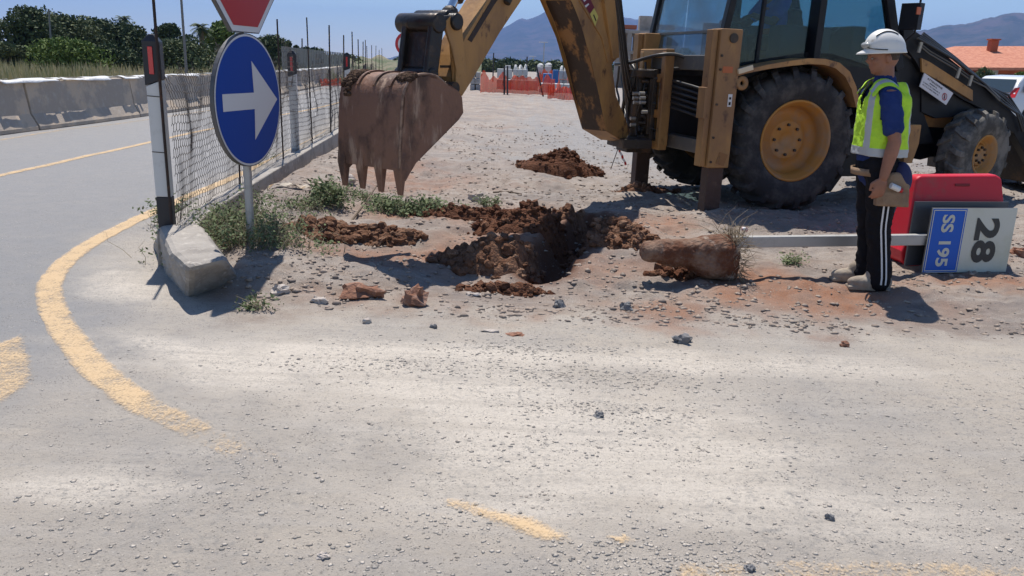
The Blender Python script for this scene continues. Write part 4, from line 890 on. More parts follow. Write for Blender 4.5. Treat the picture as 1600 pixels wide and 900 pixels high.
# ---- rear frame, stabilizers
def stabilizer(yl, sgn, legpx, top, near=True):
    b = MB(); P = Sp([(1129, 45), (1161, 45), (1158, 95), (1151, 150), (1141, 258), (1112, 258), (1118, 150)], -1.12); x0 = P[0].x
    P = [Vector((p.x+(0 if near else .02), yl, p.z)) for p in P]; zt = S(1145, 45, -1.12).z; zb = .62
    xc = (P[0].x+P[1].x)/2
    w2 = .12
    outer = [Vector((xc-w2, yl, zb)), Vector((xc+w2, yl, zb)), Vector((xc+w2, yl, zt)), Vector((xc-w2, yl, zt))]
    b.loft(outer, [p-Vector((0, sgn*.20, 0)) for p in outer]); ho = b.build('stabilizer_housing', YEL, bh, world=False, bevel=.012)
    b = MB(); b.box((xc-w2-.035, yl-sgn*.10, (zt+zb)/2+.0), (.06, .12, zt-zb-.02)); b.box((xc-w2-.075, yl-sgn*.10, 1.0+.25), (.03, .14, .30)); b.build('housing_flange', YEL, ho, world=False, bevel=.006)
    b = MB(); b.cyl((xc+.02, yl+sgn*.014, zt-.085), (xc+.02, yl-sgn*.02, zt-.085), .045, 20); b.build('pivot_pin', GRIM, ho, world=False)
    b = MB(); zz = zb+.87; b.lathe([(.022, .0), (.065, 0), (.068, .03), (.022, .03), (.022, 0)], (xc+w2+.05, yl-sgn*.03, 1.45), (0, sgn, 0), 24); b.build('lug_ring', YEL, ho, world=False)
    b = MB(); b.box((xc, yl-sgn*.10, .36), (.18, .13, .60)); lo = b.build('stabilizer_leg', mat('brown leg steel', (.075, .045, .033), .6, .2, var=((.14, .09, .06), 6, .5, .7), bump=(30, .3)), bh, world=False, bevel=.008)
    for z in (zb+.06, zb+.30, zb+.62, zb+.95, zt-.25):
        b = MB(); b.cyl((xc-w2+.03, yl+sgn*.012, z), (xc-w2+.03, yl-sgn*.02, z), .013, 6); b.build('bolt', GRIM, ho, world=False)
    b = MB(); b.box((xc+.03, yl+sgn*.0015, zb+.09), (.10, .004, .12), Matrix.Rotation(.3, 3, 'Y')); b.build('rust_patch', GREA, ho, world=False)
    gz = .11; b = MB(); b.box((xc, yl-sgn*.10, gz+.0), (.24, .2, .05)); b.build('foot_pad', GRIM, lo, world=False, bevel=.01)
    return xc, zt, zb, ho
xc, zt, zb, hoN = stabilizer(-1.12, -1, None, None)
stabilizer(.78, 1, None, None, False)
# decal on near housing
q = MB(); dp = S(1140, 157, -1.12); q.box((dp.x, -1.1235, dp.z), (.045, .004, .12), None, 0); q.build('sticker', mat('white sticker', (.6, .6, .6), .5), hoN, world=False)
q = MB(); q.box((dp.x, -1.1265, dp.z+.02), (.022, .002, .022)); q.box((dp.x, -1.1265, dp.z-.03), (.022, .002, .03)); q.build('sticker_print', BLK, hoN, world=False)
q = MB(); dp = S(1137, 109, -1.12); q.box((dp.x, -1.1225, dp.z), (.11, .002, .06)); q.build('orange_reflector', mat('faded orange', (.42, .11, .03), .5), hoN, world=False)
b = MB(); b.beam((xc, -.95, 1.63), (xc, .68, 1.63), .16, .15); b.beam((xc, -.95, .80), (xc, .68, .80), .16, .14); b.build('cross_frame', GREYP, bh, world=False, bevel=.008)
b = MB(); b.beam((xc+.2, -.95, 1.45), (xc+.2, .68, 1.45), .02, .45); b.beam((xc+.2, -.9, 1.0), (xc+.2, .68, 1.0), .02, .5); b.build('back_plate', BLK, bh, world=False)
# carriage (side-shift) frame
cp = Bk(1040, 170, xc-.14); cyl_y = Bk(1012, 170, xc-.14).y
b = MB(); cyN = cp.y; b.beam((xc-.16, cyN, .74), (xc-.16, cyN, 1.74), .09, .11); b.beam((xc-.16, cyN+.55, .74), (xc-.16, cyN+.55, 1.74), .09, .11)
for z in (.74, 1.08, 1.46, 1.72): b.beam((xc-.16, cyN-.04, z), (xc-.16, cyN+.6, z), .10, .09)
b.build('carriage_frame', YEL, bh, world=False, bevel=.01)
# inside hoses between housing and carriage
q = MB()
for k in range(6):
    z = 1.42-.055*k; q.tube([(xc-.06, -.88, z-.06), (xc-.12, -.65, z-.02), (xc-.12, cyN-.08, z+.02)], .015, 6)
for k in range(7):
    z = 1.45-.09*k; q.tube([(xc-.2, cyN+.12+.02*(k % 3), z), (xc-.32, cyN+.22, z+.04), (xc-.30, cyN+.42, z-.06), (xc-.2, cyN+.5, z)], .018, 6)
q.build('hydraulic_hose', HOSE, bh, world=False)
q = MB()
for k in range(9):
    q.cyl((xc-.28, cyN+.18+.03*(k % 2), 1.42-.075*k), (xc-.36, cyN+.20+.03*(k % 2), 1.42-.075*k), .022, 8)
q.box((xc-.24, cyN+.25, 1.15), (.08, .22, .6)); q.build('valve_block', GRIM, bh, world=False, bevel=.004)
# ---- boom group: vertical plane through slew pin
UB = Vector((-.60, -.80, 0)); VB = Vector((.80, -.60, 0)); NP = Vector((-.82, 5.78, .58)); W_B = .68; PC = NP-VB*W_B/2
def B(px, py, off): return pl(px, py, PC+VB*off, VB)
def plate(mb, L_, off, half0, half1, mi=0, mside=None):
    """near outline traced at offset +half, thickness to -half"""
    P = [B(a, b_, half1) for a, b_ in L_]; mb.loft([p-VB*(half1-half0) for p in P], P, mi, mside)
KP = B(985, 200, 0); 
b = MB(); kb = B(965, 235, .0); kt = B(975, 95, .0)
kpx, kpy = kb.x, kb.y
kc = Vector((MO.x, MO.y, 0))+EX*(xc-.36)+EY*(cyN+.27)
b.cyl((kc.x, kc.y, .66), (kc.x, kc.y, 1.55), .07, 20); b.box((kc.x, kc.y, .70), (.30, .30, .10), Matrix.Rotation(TH, 3, 'Z')); b.box((kc.x, kc.y, 1.50), (.28, .28, .08), Matrix.Rotation(TH, 3, 'Z')); b.box((kc.x+EX.x*.14, kc.y+EX.y*.14, 1.1), (.06, .28, .9), Matrix.Rotation(TH, 3, 'Z'))
b.build('slew_post', GRIM, bh, bevel=.01)
BW = .15
boomN = [(947, 205), (936, 149), (923, 88), (907, 35), (893, 0), (872, -45), (842, -100), (820, -160), (835, -215), (870, -235), (905, -215), (925, -150), (940, -75), (952, 0), (962, 45), (967, 88), (956, 100), (963, 150), (985, 205), (975, 222)]
b = MB()
P = [B(a, c_, BW) for a, c_ in boomN]; Q = [p-VB*2*BW for p in P]; n = len(P)
# box section built in strips so that the concave outline shades correctly
bm = bmesh.new(); va = [bm.verts.new(p) for p in P]; vb = [bm.verts.new(p) for p in Q]
f1 = bm.faces.new(va); f2 = bm.faces.new(vb[::-1]); sides = []
for i in range(n):
    f_ = bm.faces.new((va[i], vb[i], vb[(i+1) % n], va[(i+1) % n])); f_.material_index = 1 if i in (0, 1, 2, 3) else 0
bmesh.ops.triangulate(bm, faces=[f1, f2]); bmesh.ops.recalc_face_normals(bm, faces=bm.faces)
me = bpy.data.meshes.new('boom'); inv = XF[bh.name].inverted(); bm.transform(inv); bm.to_mesh(me); bm.free(); me.materials.append(YEL); me.materials.append(GREA)
boom = bpy.data.objects.new('boom', me); COL.objects.link(boom); boom.parent = bh; bv = boom.modifiers.new('bevel', 'BEVEL'); bv.width = .012; bv.segments = 2; bv.limit_method = 'ANGLE'; bv.angle_limit = R(40)
# raised edge plates on the side of the boom
b = MB(); plate(b, [(905, 0), (935, 0), (950, 60), (958, 95), (950, 98), (941, 60)], 0, BW-.01, BW+.012); 
plate(b, [(938, -40), (957, -40), (965, 40), (968, 90), (958, 92), (952, 50)], 0, BW-.01, BW+.035); b.build('boom_rib', YEL, boom, bevel=.004)
# worn decal strip: dark red with white marks and a yellow end
q = MB(); off2 = BW+.0155
def bp(px, py): return B(px, py, off2)
q.add([bp(908, 0), bp(923, 0), bp(929, 12), bp(922, 22)], [(0, 1, 2, 3)], 0); q.add([bp(902, -60), bp(914, -60), bp(923, 0), bp(908, 0)], [(0, 1, 2, 3)], 0)
q.add([bp(922, 22), bp(928, 12), bp(935, 26), bp(930, 41)], [(0, 1, 2, 3)], 1)
off2 = BW+.018
for k in range(4): q.add([bp(911+k*2.5-5, -18+k*9), bp(917+k*2.5-5, -22+k*9), bp(918+k*2.5-5, -20+k*9), bp(913+k*2.5-5, -15+k*9)], [(0, 1, 2, 3)], 2)
q.add([bp(927, 24), bp(928, 22), bp(932, 32), bp(931, 34)], [(0, 1, 2, 3)], 3)
q.build('boom_decal', [mat('decal red', (.14, .015, .03), .5), mat('decal yellow', (.55, .48, .12), .5), SWHT, BLK], boom)
# boom cylinder along the back
q = MB(); q.tube([B(985, 180, .0), B(975, 90, 0), B(958, -60, 0)], [.045, .045, .045], 14); q.build('boom_cylinder', GRIM, bh)
q = MB(); q.tube([B(958, -60, 0), B(930, -190, 0)], .03, 12); q.build('cylinder_rod', CHR, bh)
q = MB()
for k in range(3): q.tube([B(953+4*k, -80, BW*.2), B(957+4*k, 0, BW*.4), B(968+3*k, 60, BW*.6), B(972+3*k, 95, BW*.5), B(975+5*k, 130, .1), B(985+4*k, 170, 0)], .010, 6)
q.build('hydraulic_hose', HOSE, bh)
# big looping hose over the carriage
def bk3(px, py, xl): return MO+EX*xl+EY*Bk(px, py, xl).y+Vector((0, 0, Bk(px, py, xl).z))
q = MB(); hp = [bk3(a, c_, xl) for a, c_, xl in ((962, 100, xc-.55), (985, 98, xc-.5), (1005, 92, xc-.4), (1030, 86, xc-.3), (1055, 85, xc-.15), (1073, 92, xc-.05), (1078, 101, xc-.02), (1068, 106, xc-.05), (1052, 108, xc-.1))]
q.tube(smooth_path(hp, 6), .019, 8); hp = [bk3(a, c_, xc-.45) for a, c_ in ((985, 98), (992, 110), (990, 130), (984, 150), (980, 175), (983, 200))]; q.tube(smooth_path(hp, 6), .018, 8)
hp = [bk3(a, c_, xc-.45) for a, c_ in ((975, 100), (972, 120), (976, 150), (972, 180), (975, 215))]; q.tube(smooth_path(hp, 6), .02, 8); hp = [bk3(a, c_, xc-.35) for a, c_ in ((1000, 130), (995, 150), (1002, 165), (994, 185), (1000, 205))]; q.tube(smooth_path(hp, 6), .02, 8)
for k in range(7):
    r_ = random.Random(k+40); hp = [bk3(968+k*6+r_.uniform(-6, 6), yy+r_.uniform(-5, 5), xc-.30-.05*(k % 3)+r_.uniform(-.04, .04)) for yy in (98, 118, 140, 162, 186, 208)]; q.tube(smooth_path(hp, 5), .013, 7)
q.build('hydraulic_hose', HOSE, bh)
q = MB()
for px, py in ((989, 146), (989, 153), (990, 160), (999, 146), (1000, 153), (1000, 160), (985, 185), (985, 195), (1003, 175)): p = bk3(px, py, xc-.5); q.cyl(p, p+EX*.06, .02, 8)
q.build('hose_fitting', mat('bright fittings', (.4, .38, .34), .35, .7), bh)
b = MB(); p1 = bk3(983, 222, xc-.5); b.box((p1.x, p1.y, p1.z), (.34, .45, .10), Matrix.Rotation(TH, 3, 'Z')); b.build('swing_base', GRIM, bh, bevel=.01)

# ---- stick
SW = .12
stN = [(716, 86), (727, 59), (762, 0), (822, -100), (880, -200), (912, -215), (925, -195), (905, -140), (815, 0), (780, 52), (755, 94), (734, 131), (722, 150), (708, 146), (704, 120)]
def traced(name, L_, half, m_, parent, bev=.01, world=True, mside=None):
    P = [B(a, c_, half) for a, c_ in L_]; Q = [p-VB*2*half for p in P]; n = len(P); bm = bmesh.new(); va = [bm.verts.new(p) for p in P]; vb = [bm.verts.new(p) for p in Q]
    f1 = bm.faces.new(va); f2 = bm.faces.new(vb[::-1])
    for i in range(n): bm.faces.new((va[i], vb[i], vb[(i+1) % n], va[(i+1) % n]))
    bmesh.ops.triangulate(bm, faces=[f1, f2]); bmesh.ops.recalc_face_normals(bm, faces=bm.faces); bm.transform(XF[bh.name].inverted()); me = bpy.data.meshes.new(name); bm.to_mesh(me); bm.free(); me.materials.append(m_)
    o = bpy.data.objects.new(name, me); COL.objects.link(o); o.parent = parent; bv = o.modifiers.new('bevel', 'BEVEL'); bv.width = bev; bv.segments = 2; bv.limit_method = 'ANGLE'; bv.angle_limit = R(40); return o
stick = traced('stick', stN, SW, YEL, bh)
b = MB(); plate(b, [(731, 62), (768, 0), (790, -30), (797, -26), (772, 8), (737, 66)], 0, SW-.005, SW+.004); b.build('grease_streak', GREA, stick)
b = MB(); P = [B(703, 104, SW), B(714, 60, SW)]; b.beam(B(690, 104, SW*.2)+UB*.02, B(716, 104, SW)+UB*.02, .02, .02); b.build('weld_bead', GRIM, stick)
q = MB(); q.cyl(B(712, 138, .20), B(712, 138, .20)-VB*.4, .05, 18); q.cyl(B(792, 5, .15), B(800, -12, .15), .03, 10); q.build('pivot_pin', GRIM, bh)
# bucket cylinder above the link
q = MB(); q.cyl(B(700, 22, 0), B(716, -12, 0), .035, 14); q.build('cylinder_rod', CHR, bh)
q = MB(); q.cyl(B(712, -2, 0), B(800, -190, 0), .065, 16); q.ell(B(703, 20, 0), (.07, .07, .06), None, 12); q.build('bucket_cylinder', GRIM, bh)
# curved bucket links (one each side of the stick) and the black H-link
LKo = [(703, 26), (716, 24), (722, 34), (724, 60), (728, 95), (729, 140), (722, 150), (712, 140), (713, 105), (708, 75), (698, 48), (696, 34)]
for sgn in (1, -1):
    P = [B(a, c_, .17) for a, c_ in LKo]
    if sgn < 0: P = [p-VB*.31 for p in P]
    b = MB(); bm = bmesh.new(); va = [bm.verts.new(p) for p in P]; vb = [bm.verts.new(p-VB*.03) for p in P]; f1 = bm.faces.new(va); f2 = bm.faces.new(vb[::-1]); n = len(P)
    for i in range(n): bm.faces.new((va[i], vb[i], vb[(i+1) % n], va[(i+1) % n]))
    bmesh.ops.triangulate(bm, faces=[f1, f2]); bmesh.ops.recalc_face_normals(bm, faces=bm.faces); bm.transform(XF[bh.name].inverted()); me = bpy.data.meshes.new('side_link'); bm.to_mesh(me); bm.free(); me.materials.append(YEL); o = bpy.data.objects.new('side_link', me); COL.objects.link(o); o.parent = bh; bv = o.modifiers.new('bevel', 'BEVEL'); bv.width = .006; bv.segments = 2
q = MB()
tp0 = B(712, 34, .17); q.cyl(tp0+VB*.03, tp0-VB*.37, .065, 20); q.cyl(B(703, 30, .12), B(703, 30, .12)-VB*.35, .07, 20)
# two uprights from the top pin down to the bucket ears, joined by a web
a0 = B(682, 36, .16); b0 = B(672, 118, .16)
for s2 in (0, -.28): q.beam(a0+VB*s2, b0+VB*s2, .05, .13, up=UB)
q.beam(a0-VB*.14, b0-VB*.14+(a0-b0)*.12, .30, .04, up=UB); q.cyl(a0+VB*.04+UZ*.0, a0-VB*.38, .075, 20); q.beam(a0+VB*.0-VB*.15, tp0-VB*.15, .30, .10); q.cyl(b0+VB*.04, b0-VB*.34, .06, 16)
q.build('bucket_link', mat('oily black link', (.022, .018, .016), .35, .3, var=((.10, .06, .035), 5, .52, .72), bump=(20, .3)), bh, bevel=.012)
# ---- bucket: shell, side plates, teeth
hw = W_B/2
sideo = [(655, 117), (668, 116), (684, 120), (700, 134), (716, 142), (722, 152), (724, 176), (717, 187), (700, 200), (672, 228), (650, 255), (640, 272), (634, 283), (627, 268), (626, 240), (627, 213), (629, 170), (632, 145), (638, 130), (646, 121)]
Pn = [B(a, c_, hw) for a, c_ in sideo]
def in_uz(p): r_ = p-PC; return (r_.dot(UB), p.z)
def frm(u, z, off): q_ = PC+UB*u+VB*off; return Vector((q_.x, q_.y, z))
bm = bmesh.new()
def slab(P, th):
    va = [bm.verts.new(p) for p in P]; vb = [bm.verts.new(p-VB*th) for p in P]; n = len(P); f1 = bm.faces.new(va); f2 = bm.faces.new(vb[::-1]); 
    for i in range(n): bm.faces.new((va[i], vb[i], vb[(i+1) % n], va[(i+1) % n]))
    bmesh.ops.triangulate(bm, faces=[f1, f2])
slab(Pn, .025); slab([p-VB*(W_B-.025) for p in Pn], .025)
sh = [Pn[i] for i in (2, 1, 0, 19, 18, 17, 16, 15, 14, 13)]   # the back shell from the top round to the lip
sh = smooth_path(sh, 5)
cen = sum(Pn, Vector())/len(Pn)
for i in range(len(sh)-1):
    a, c_ = sh[i], sh[i+1]; ia = a+(cen-a).normalized()*.02; ic = c_+(cen-c_).normalized()*.02
    v = [bm.verts.new(p) for p in (a+VB*.0, c_, c_-VB*W_B, a-VB*W_B, ia, ic, ic-VB*W_B, ia-VB*W_B)]
    for f_ in ((0, 1, 2, 3), (7, 6, 5, 4), (0, 4, 5, 1), (3, 2, 6, 7), (1, 5, 6, 2), (0, 3, 7, 4)): bm.faces.new([v[k] for k in f_])
# ribs
for fr in (.22, .47, .72, .94):
    for i in range(3, int(len(sh)*.52)):
        a, c_ = sh[i], sh[i+1]; oa = a-(cen-a).normalized()*.014; oc_ = c_-(cen-c_).normalized()*.014; s0 = -VB*W_B*fr; s1 = s0-VB*.022
        v = [bm.verts.new(p) for p in (a+s0, c_+s0, c_+s1, a+s1, oa+s0, oc_+s0, oc_+s1, oa+s1)]
        for f_ in ((4, 5, 6, 7), (0, 4, 7, 3), (1, 2, 6, 5), (0, 1, 5, 4), (3, 7, 6, 2)): bm.faces.new([v[k] for k in f_])
bmesh.ops.remove_doubles(bm, verts=bm.verts, dist=.0008); bmesh.ops.recalc_face_normals(bm, faces=bm.faces); bm.transform(XF[bh.name].inverted()); me = bpy.data.meshes.new('bucket'); bm.to_mesh(me); bm.free(); me.materials.append(BUCK); bko = bpy.data.objects.new('bucket', me); COL.objects.link(bko); bko.parent = bh
lipA = B(620, 252, hw); lipB = B(634, 283, hw)
for k in range(4):
    off = hw-.035-k*(W_B-.07)/3; tip = B(631, 306, hw); s0 = VB*(off-hw); b = MB(); rt0 = B(629, 236, hw); 
    up_ = (rt0-tip).normalized(); wdv = VB
    sec = lambda c_, w_, d_: [c_+wdv*w_/2+UB*d_/2, c_-wdv*w_/2+UB*d_/2, c_-wdv*w_/2-UB*d_/2, c_+wdv*w_/2-UB*d_/2]
    ring_loft(b, [sec(rt0+s0, .07, .03), sec(rt0.lerp(tip, .40)+s0, .085, .06), sec(tip+s0, .045, .02)]); b.build('tooth', BUCK, bko, bevel=.004)
b = MB(); b.tube(smooth_path([Pn[i]-VB*.008 for i in (3, 2, 1, 0, 19, 18, 17, 16, 15, 14, 13)], 4), .011, 6); b.build('worn_edge', mat('scraped steel edge', (.26, .17, .12), .5, .3, var=((.12, .07, .05), 12, .45, .65)), bko)
# mud sticking to the shell
for fr0, i0, i1, sd in ((.0, .26, .42, 3), (.78, .22, .62, 5)):
    b = MB(); r_ = random.Random(sd)
    for k in range(130):
        t = r_.gauss((i0+i1)/2, (i1-i0)/4); t = min(max(t, i0), i1); j = int(t*(len(sh)-1)); a = sh[j]; off = -W_B*min(max(r_.gauss(fr0+.1, .055), .01), .97); p = a+VB*off-(cen-a).normalized()*.002; s_ = r_.uniform(.006, .022)
        b.ell(p, (s_*1.3, s_*1.3, s_), None, 6, 0, .5, r_.random()*50)
    b.build('mud', DIRTY, bko)

# ------------------------------------------------------------------ people
tw = bpy.data.textures.new('creases', 'CLOUDS'); tw.noise_scale = .075; tw.noise_depth = 2
def remesh(mb, name, m_, parent, vox=.012, smooth=6, world=False, cr=0, **tg):
    o = mb.build(name, m_, parent, world=world, **tg); r_ = o.modifiers.new('r', 'REMESH'); r_.mode = 'VOXEL'; r_.voxel_size = vox; r_.use_smooth_shade = True
    s_ = o.modifiers.new('s', 'SMOOTH'); s_.iterations = smooth; s_.factor = .5
    if cr: d_ = o.modifiers.new('d', 'DISPLACE'); d_.texture = tw; d_.strength = cr; d_.texture_coords = 'LOCAL'
    return o
def limb(mb, pts, rr, seg=14):
    P = []; Q = []
    for i in range(len(pts)-1):
        for k in range(5): t = k/5; P.append(Vector(pts[i]).lerp(Vector(pts[i+1]), t)); Q.append(rr[i]*(1-t)+rr[i+1]*t)
    P.append(Vector(pts[-1])); Q.append(rr[-1]); mb.tube(P, Q, seg)
    mb.ell(P[0], (Q[0],)*3, None, 12); mb.ell(P[-1], (Q[-1],)*3, None, 12)
SKIN = mat('tanned skin', (.25, .115, .072), .55, var=((.31, .14, .09), 9, .4, .7), spec=.35)
SHRT = mat('blue shirt', (.012, .028, .115), .85, var=((.02, .04, .15), 6, .4, .7), bump=(14, .6), spec=.2)
VESTY = mat('fluorescent vest', (.46, .74, .05), .8, var=((.33, .55, .05), 6, .45, .7), bump=(16, .6), spec=.2)
VESTS = mat('vest reflective band', (.40, .42, .43), .5, bump=(16, .3)); TROU = mat('black trousers', (.008, .008, .011), .85, bump=(12, .7), spec=.2)
HELM = mat('white helmet', (.66, .65, .62), .4, var=((.42, .39, .34), 16, .60, .72), spec=.5); BOOT = mat('dusty boots', (.25, .205, .16), .85, var=((.36, .31, .25), 9, .4, .7), bump=(40, .3)); POUCH = mat('leather pouch', (.27, .18, .11), .8, var=((.19, .12, .075), 7, .4, .7), bump=(30, .4))
def head(mb, c, yaw=0, pitch=0, s=1.0):
    """head facing +x; c = head centre"""
    M_ = Matrix.Translation(c) @ Matrix.Rotation(yaw, 4, 'Z') @ Matrix.Rotation(pitch, 4, 'Y')
    def T(x, y, z): return M_ @ Vector((x*s, y*s, z*s))
    rot = M_.to_3x3()
    mb.ell(T(-.012, 0, .02), (.098*s, .076*s, .108*s), rot, 28); mb.ell(T(.022, 0, -.035), (.068*s, .060*s, .085*s), rot, 24); mb.ell(T(.055, 0, -.088), (.028*s, .032*s, .022*s), rot, 14)
    mb.ell(T(.080, 0, .012), (.014*s, .035*s, .012*s), rot, 12)   # brow
    mb.tube([T(.080, 0, .008), T(.100, 0, -.022), T(.088, 0, -.034)], [.009*s, .015*s, .010*s], 10)
    mb.ell(T(.078, 0, -.054), (.015*s, .025*s, .007*s), rot, 12); mb.ell(T(.076, 0, -.067), (.014*s, .021*s, .008*s), rot, 12)
    for sd in (-1, 1):
        mb.ell(T(-.008, sd*.077, -.012), (.018*s, .009*s, .032*s), rot, 14); mb.ell(T(-.002, sd*.082, -.004), (.012*s, .006*s, .020*s), rot, 10); mb.ell(T(.055, sd*.038, -.025), (.028*s, .024*s, .024*s), rot, 12)
    return T
def hand(mb, w0, down, fwd, side, s=1.0, curl=.5):
    """hanging hand: w0 wrist, down = direction of fingers, fwd = towards the thumb, side = palm outwards"""
    d, f_, n_ = [Vector(v).normalized() for v in (down, fwd, side)]
    pm = w0+d*.055*s; rot = Matrix((f_, n_, d)).transposed(); mb.ell(pm, (.042*s, .017*s, .056*s), rot, 18)
    for k, (ln, of) in enumerate(((.070, .032), (.080, .011), (.074, -.011), (.058, -.031))):
        a = w0+d*.095*s+f_*of*s; b1 = a+(d*math.cos(curl*.5)-n_*math.sin(curl*.5))*ln*.5*s; b2 = b1+(d*math.cos(curl*1.4)-n_*math.sin(curl*1.4))*ln*.3*s; b3 = b2+(d*math.cos(curl*2.2)-n_*math.sin(curl*2.2))*ln*.28*s
        limb(mb, [w0+d*.06*s+f_*of*.8*s, a, b1, b2, b3], [.010*s, .0098*s, .009*s, .0082*s, .0072*s], 8)
    a = w0+d*.03*s+f_*.028*s; limb(mb, [a, a+(d*.7+f_*.7)*.04*s-n_*.008, a+(d*.95+f_*.35)*.075*s-n_*.016], [.014*s, .011*s, .008*s], 8)
wp = g(1361, 440, .06); WZ = H(wp.x, wp.y)
wk = thing('person', 'worker standing in profile in white hard hat, yellow-green vest and striped black trousers', 'person', (wp.x, wp.y, WZ), R(180-4))
hc = Vector((.0, 0, 1.665))
b = MB(); T = head(b, hc, R(2), R(6), 1.06); limb(b, [(-.03, 0, 1.40), (-.022, 0, 1.60)], [.066, .060]); limb(b, [(-.02, 0, 1.38), (-.01, 0, 1.1), (0, 0, .95)], [.11, .12, .12])
for sd in (1, -1):
    sh_ = Vector((.0, .185*sd, 1.40)); el = Vector((-.02, .245*sd, 1.10)); wr = Vector((.045, .25*sd, .855)) if sd > 0 else Vector((-.02, -.24, .85))
    limb(b, [Vector((0, .05*sd, 1.38)), sh_, sh_.lerp(el, .5), el, el.lerp(wr, .3), wr], [.06, .062, .054, .044, .046, .031]); dn = (wr-el).normalized(); hand(b, wr, dn+Vector((.05, 0, -.1)), Vector((1, 0, .1)), Vector((0, sd, 0)), 1.06, .55)
    limb(b, [(0, .09*sd, .9), (0, .1*sd, .5), (-.02, .1*sd, .12)], [.075, .055, .045])
remesh(b, 'body', SKIN, wk, .0065, 3)
b = MB()
for sd in (-1, 1):
    b.ell(T(.080, sd*.033, .000-.006), (.008, .013, .006), None, 10)
b.build('eyes', mat('eye', (.25, .22, .2), .3), wk, world=False)
b = MB(); rot = Matrix.Rotation(R(6), 3, 'Y'); b.ell(T(-.020, 0, .012), (.094*1.03, .080*1.03, .080), rot, 24); remesh(b, 'hair', mat('cropped hair', (.06, .04, .03), .9, bump=(80, .5)), wk, .008, 2)
# shirt
b = MB(); b.ell((-.02, 0, 1.36), (.115, .175, .10), None, 24); b.ell((0, 0, 1.20), (.122, .17, .22), None, 24); b.ell((.01, 0, 1.02), (.138, .165, .20), None, 24); limb(b, [(.005, 0, .95), (.0, 0, .86)], [.142, .142], 20)
for sd in (1, -1):
    sh_ = Vector((.0, .175*sd, 1.40)); el = Vector((-.02, .245*sd, 1.10)); limb(b, [Vector((-.01, .08*sd, 1.41)), sh_, sh_.lerp(el, .70)], [.068, .074, .070])
limb(b, [(-.03, 0, 1.44), (-.026, 0, 1.50)], [.085, .078])
remesh(b, 'shirt', SHRT, wk, .010, 5, cr=.028)
# vest with bands: open front shell, armholes left free
def vest():
    mb = MB(); nz_, na = 44, 72; V = []; F = []; MI = []
    def shp(z, a):
        t = (z-.985)/(1.50-.985); cx = -.004*(1-t)-.040*t; rx = .172-.012*t-.045*max(0, t-.75)/.25; ry = .212-.012*t-.085*max(0, t-.78)/.22
        q_ = 1+.018*math.sin(a*5+z*9)+.014*math.sin(a*9-z*14); e = 2.5; ca, sa = math.cos(a), math.sin(a); rr = (abs(ca)**e+abs(sa)**e)**(-1/e)
        return Vector((cx+rx*rr*ca*q_, ry*rr*sa*q_, z))
    for i in range(nz_+1):
        for k in range(na): V.append(shp(.985+(1.50-.985)*i/nz_, 2*math.pi*k/na))
    for i in range(nz_):
        z = .985+(1.50-.985)*(i+.5)/nz_
        for k in range(na):
            a = 2*math.pi*(k+.5)/na; aa = a if a < math.pi else a-2*math.pi; side = abs(abs(aa)-math.pi/2+.16)
            hole_w = .40*math.sqrt(max(0, 1-((z-1.345)/.165)**2)) if 1.18 < z < 1.52 else 0
            if z > 1.345: hole_w = max(hole_w, .46)
            if side < hole_w: continue
            if abs(aa) < .10+.9*max(0, z-1.32)*3 and z > 1.30: continue
            m_ = 0
            if z < 1.045: m_ = 1
            if .0 < side-hole_w < .13 and z > 1.10 and (hole_w > 0 ): m_ = 0
            if abs(abs(aa)-2.55) < .13 or abs(abs(aa)-.62) < .13: m_ = 1
            F.append((i*na+k, i*na+(k+1) % na, (i+1)*na+(k+1) % na, (i+1)*na+k)); MI.append(m_)
    mb.add(V, F, 0, True); mb.mi = MI
    # shoulder straps over the top
    for sd in (1, -1):
        P = []
        for j in range(13):
            t = j/12; x = .115-.235*t; z = 1.44+.062*math.sin(math.pi*min(1, t*1.05))+(-.02 if t < .1 else 0)
            P += [Vector((x, sd*.072, z+.020)), Vector((x, sd*.105, z+.014)), Vector((x, sd*.145, z-.005)), Vector((x, sd*.172, z-.030))]
        for j in range(12):
            for k in range(3):
                pass
        mb.add(P, [(j*4+k, j*4+k+1, j*4+k+5, j*4+k+4) for j in range(12) for k in range(3)], 0, True); mb.mi[-36:] = [1 if i % 3 == 1 else 0 for i in range(36)]
    o = mb.build('safety_vest', [VESTY, VESTS], wk, world=False); s_ = o.modifiers.new('s', 'SOLIDIFY'); s_.thickness = .006; ss = o.modifiers.new('ss', 'SUBSURF'); ss.levels = ss.render_levels = 1; d_ = o.modifiers.new('d', 'DISPLACE'); d_.texture = tw; d_.strength = .018; d_.texture_coords = 'LOCAL'
vest()
b = MB()
for sd in (1, -1): limb(b, [(.0, .085*sd, .92), (.0, .10*sd, .70), (.012, .10*sd, .48), (-.005, .10*sd, .25), (-.01+(.05 if sd < 0 else 0), .105*sd, .07)], [.125, .105, .086, .080, .090])
b.ell((0, 0, .90), (.155, .165, .12), None, 24); remesh(b, 'trousers', TROU, wk, .011, 5, cr=.035)
b = MB(); zz = [.76-.05*i for i in range(15)]
for x0 in (-.018, .014):
    V = [];
    for z in zz:
        t = (.92-z); yy = .10+.108-.0*t; r_l = np.interp(z, [.07, .25, .48, .70, .92], [.090, .080, .086, .105, .125]); cxx = float(np.interp(z, [.07, .25, .48, .7], [-.01, -.005, .012, 0])); cyy = float(np.interp(z, [.07, .48, .7, .92], [.105, .10, .10, .085])); 
        for x in (x0-.006, x0+.006): V.append((cxx+x, cyy+math.sqrt(max(0, r_l**2-x*x))++.009, z))
    b.add(V, [(2*i, 2*i+1, 2*i+3, 2*i+2) for i in range(len(zz)-1)], 0, True)
o = b.build('trouser_stripe', mat('white stripe', (.65, .65, .66), .8), wk, world=False)
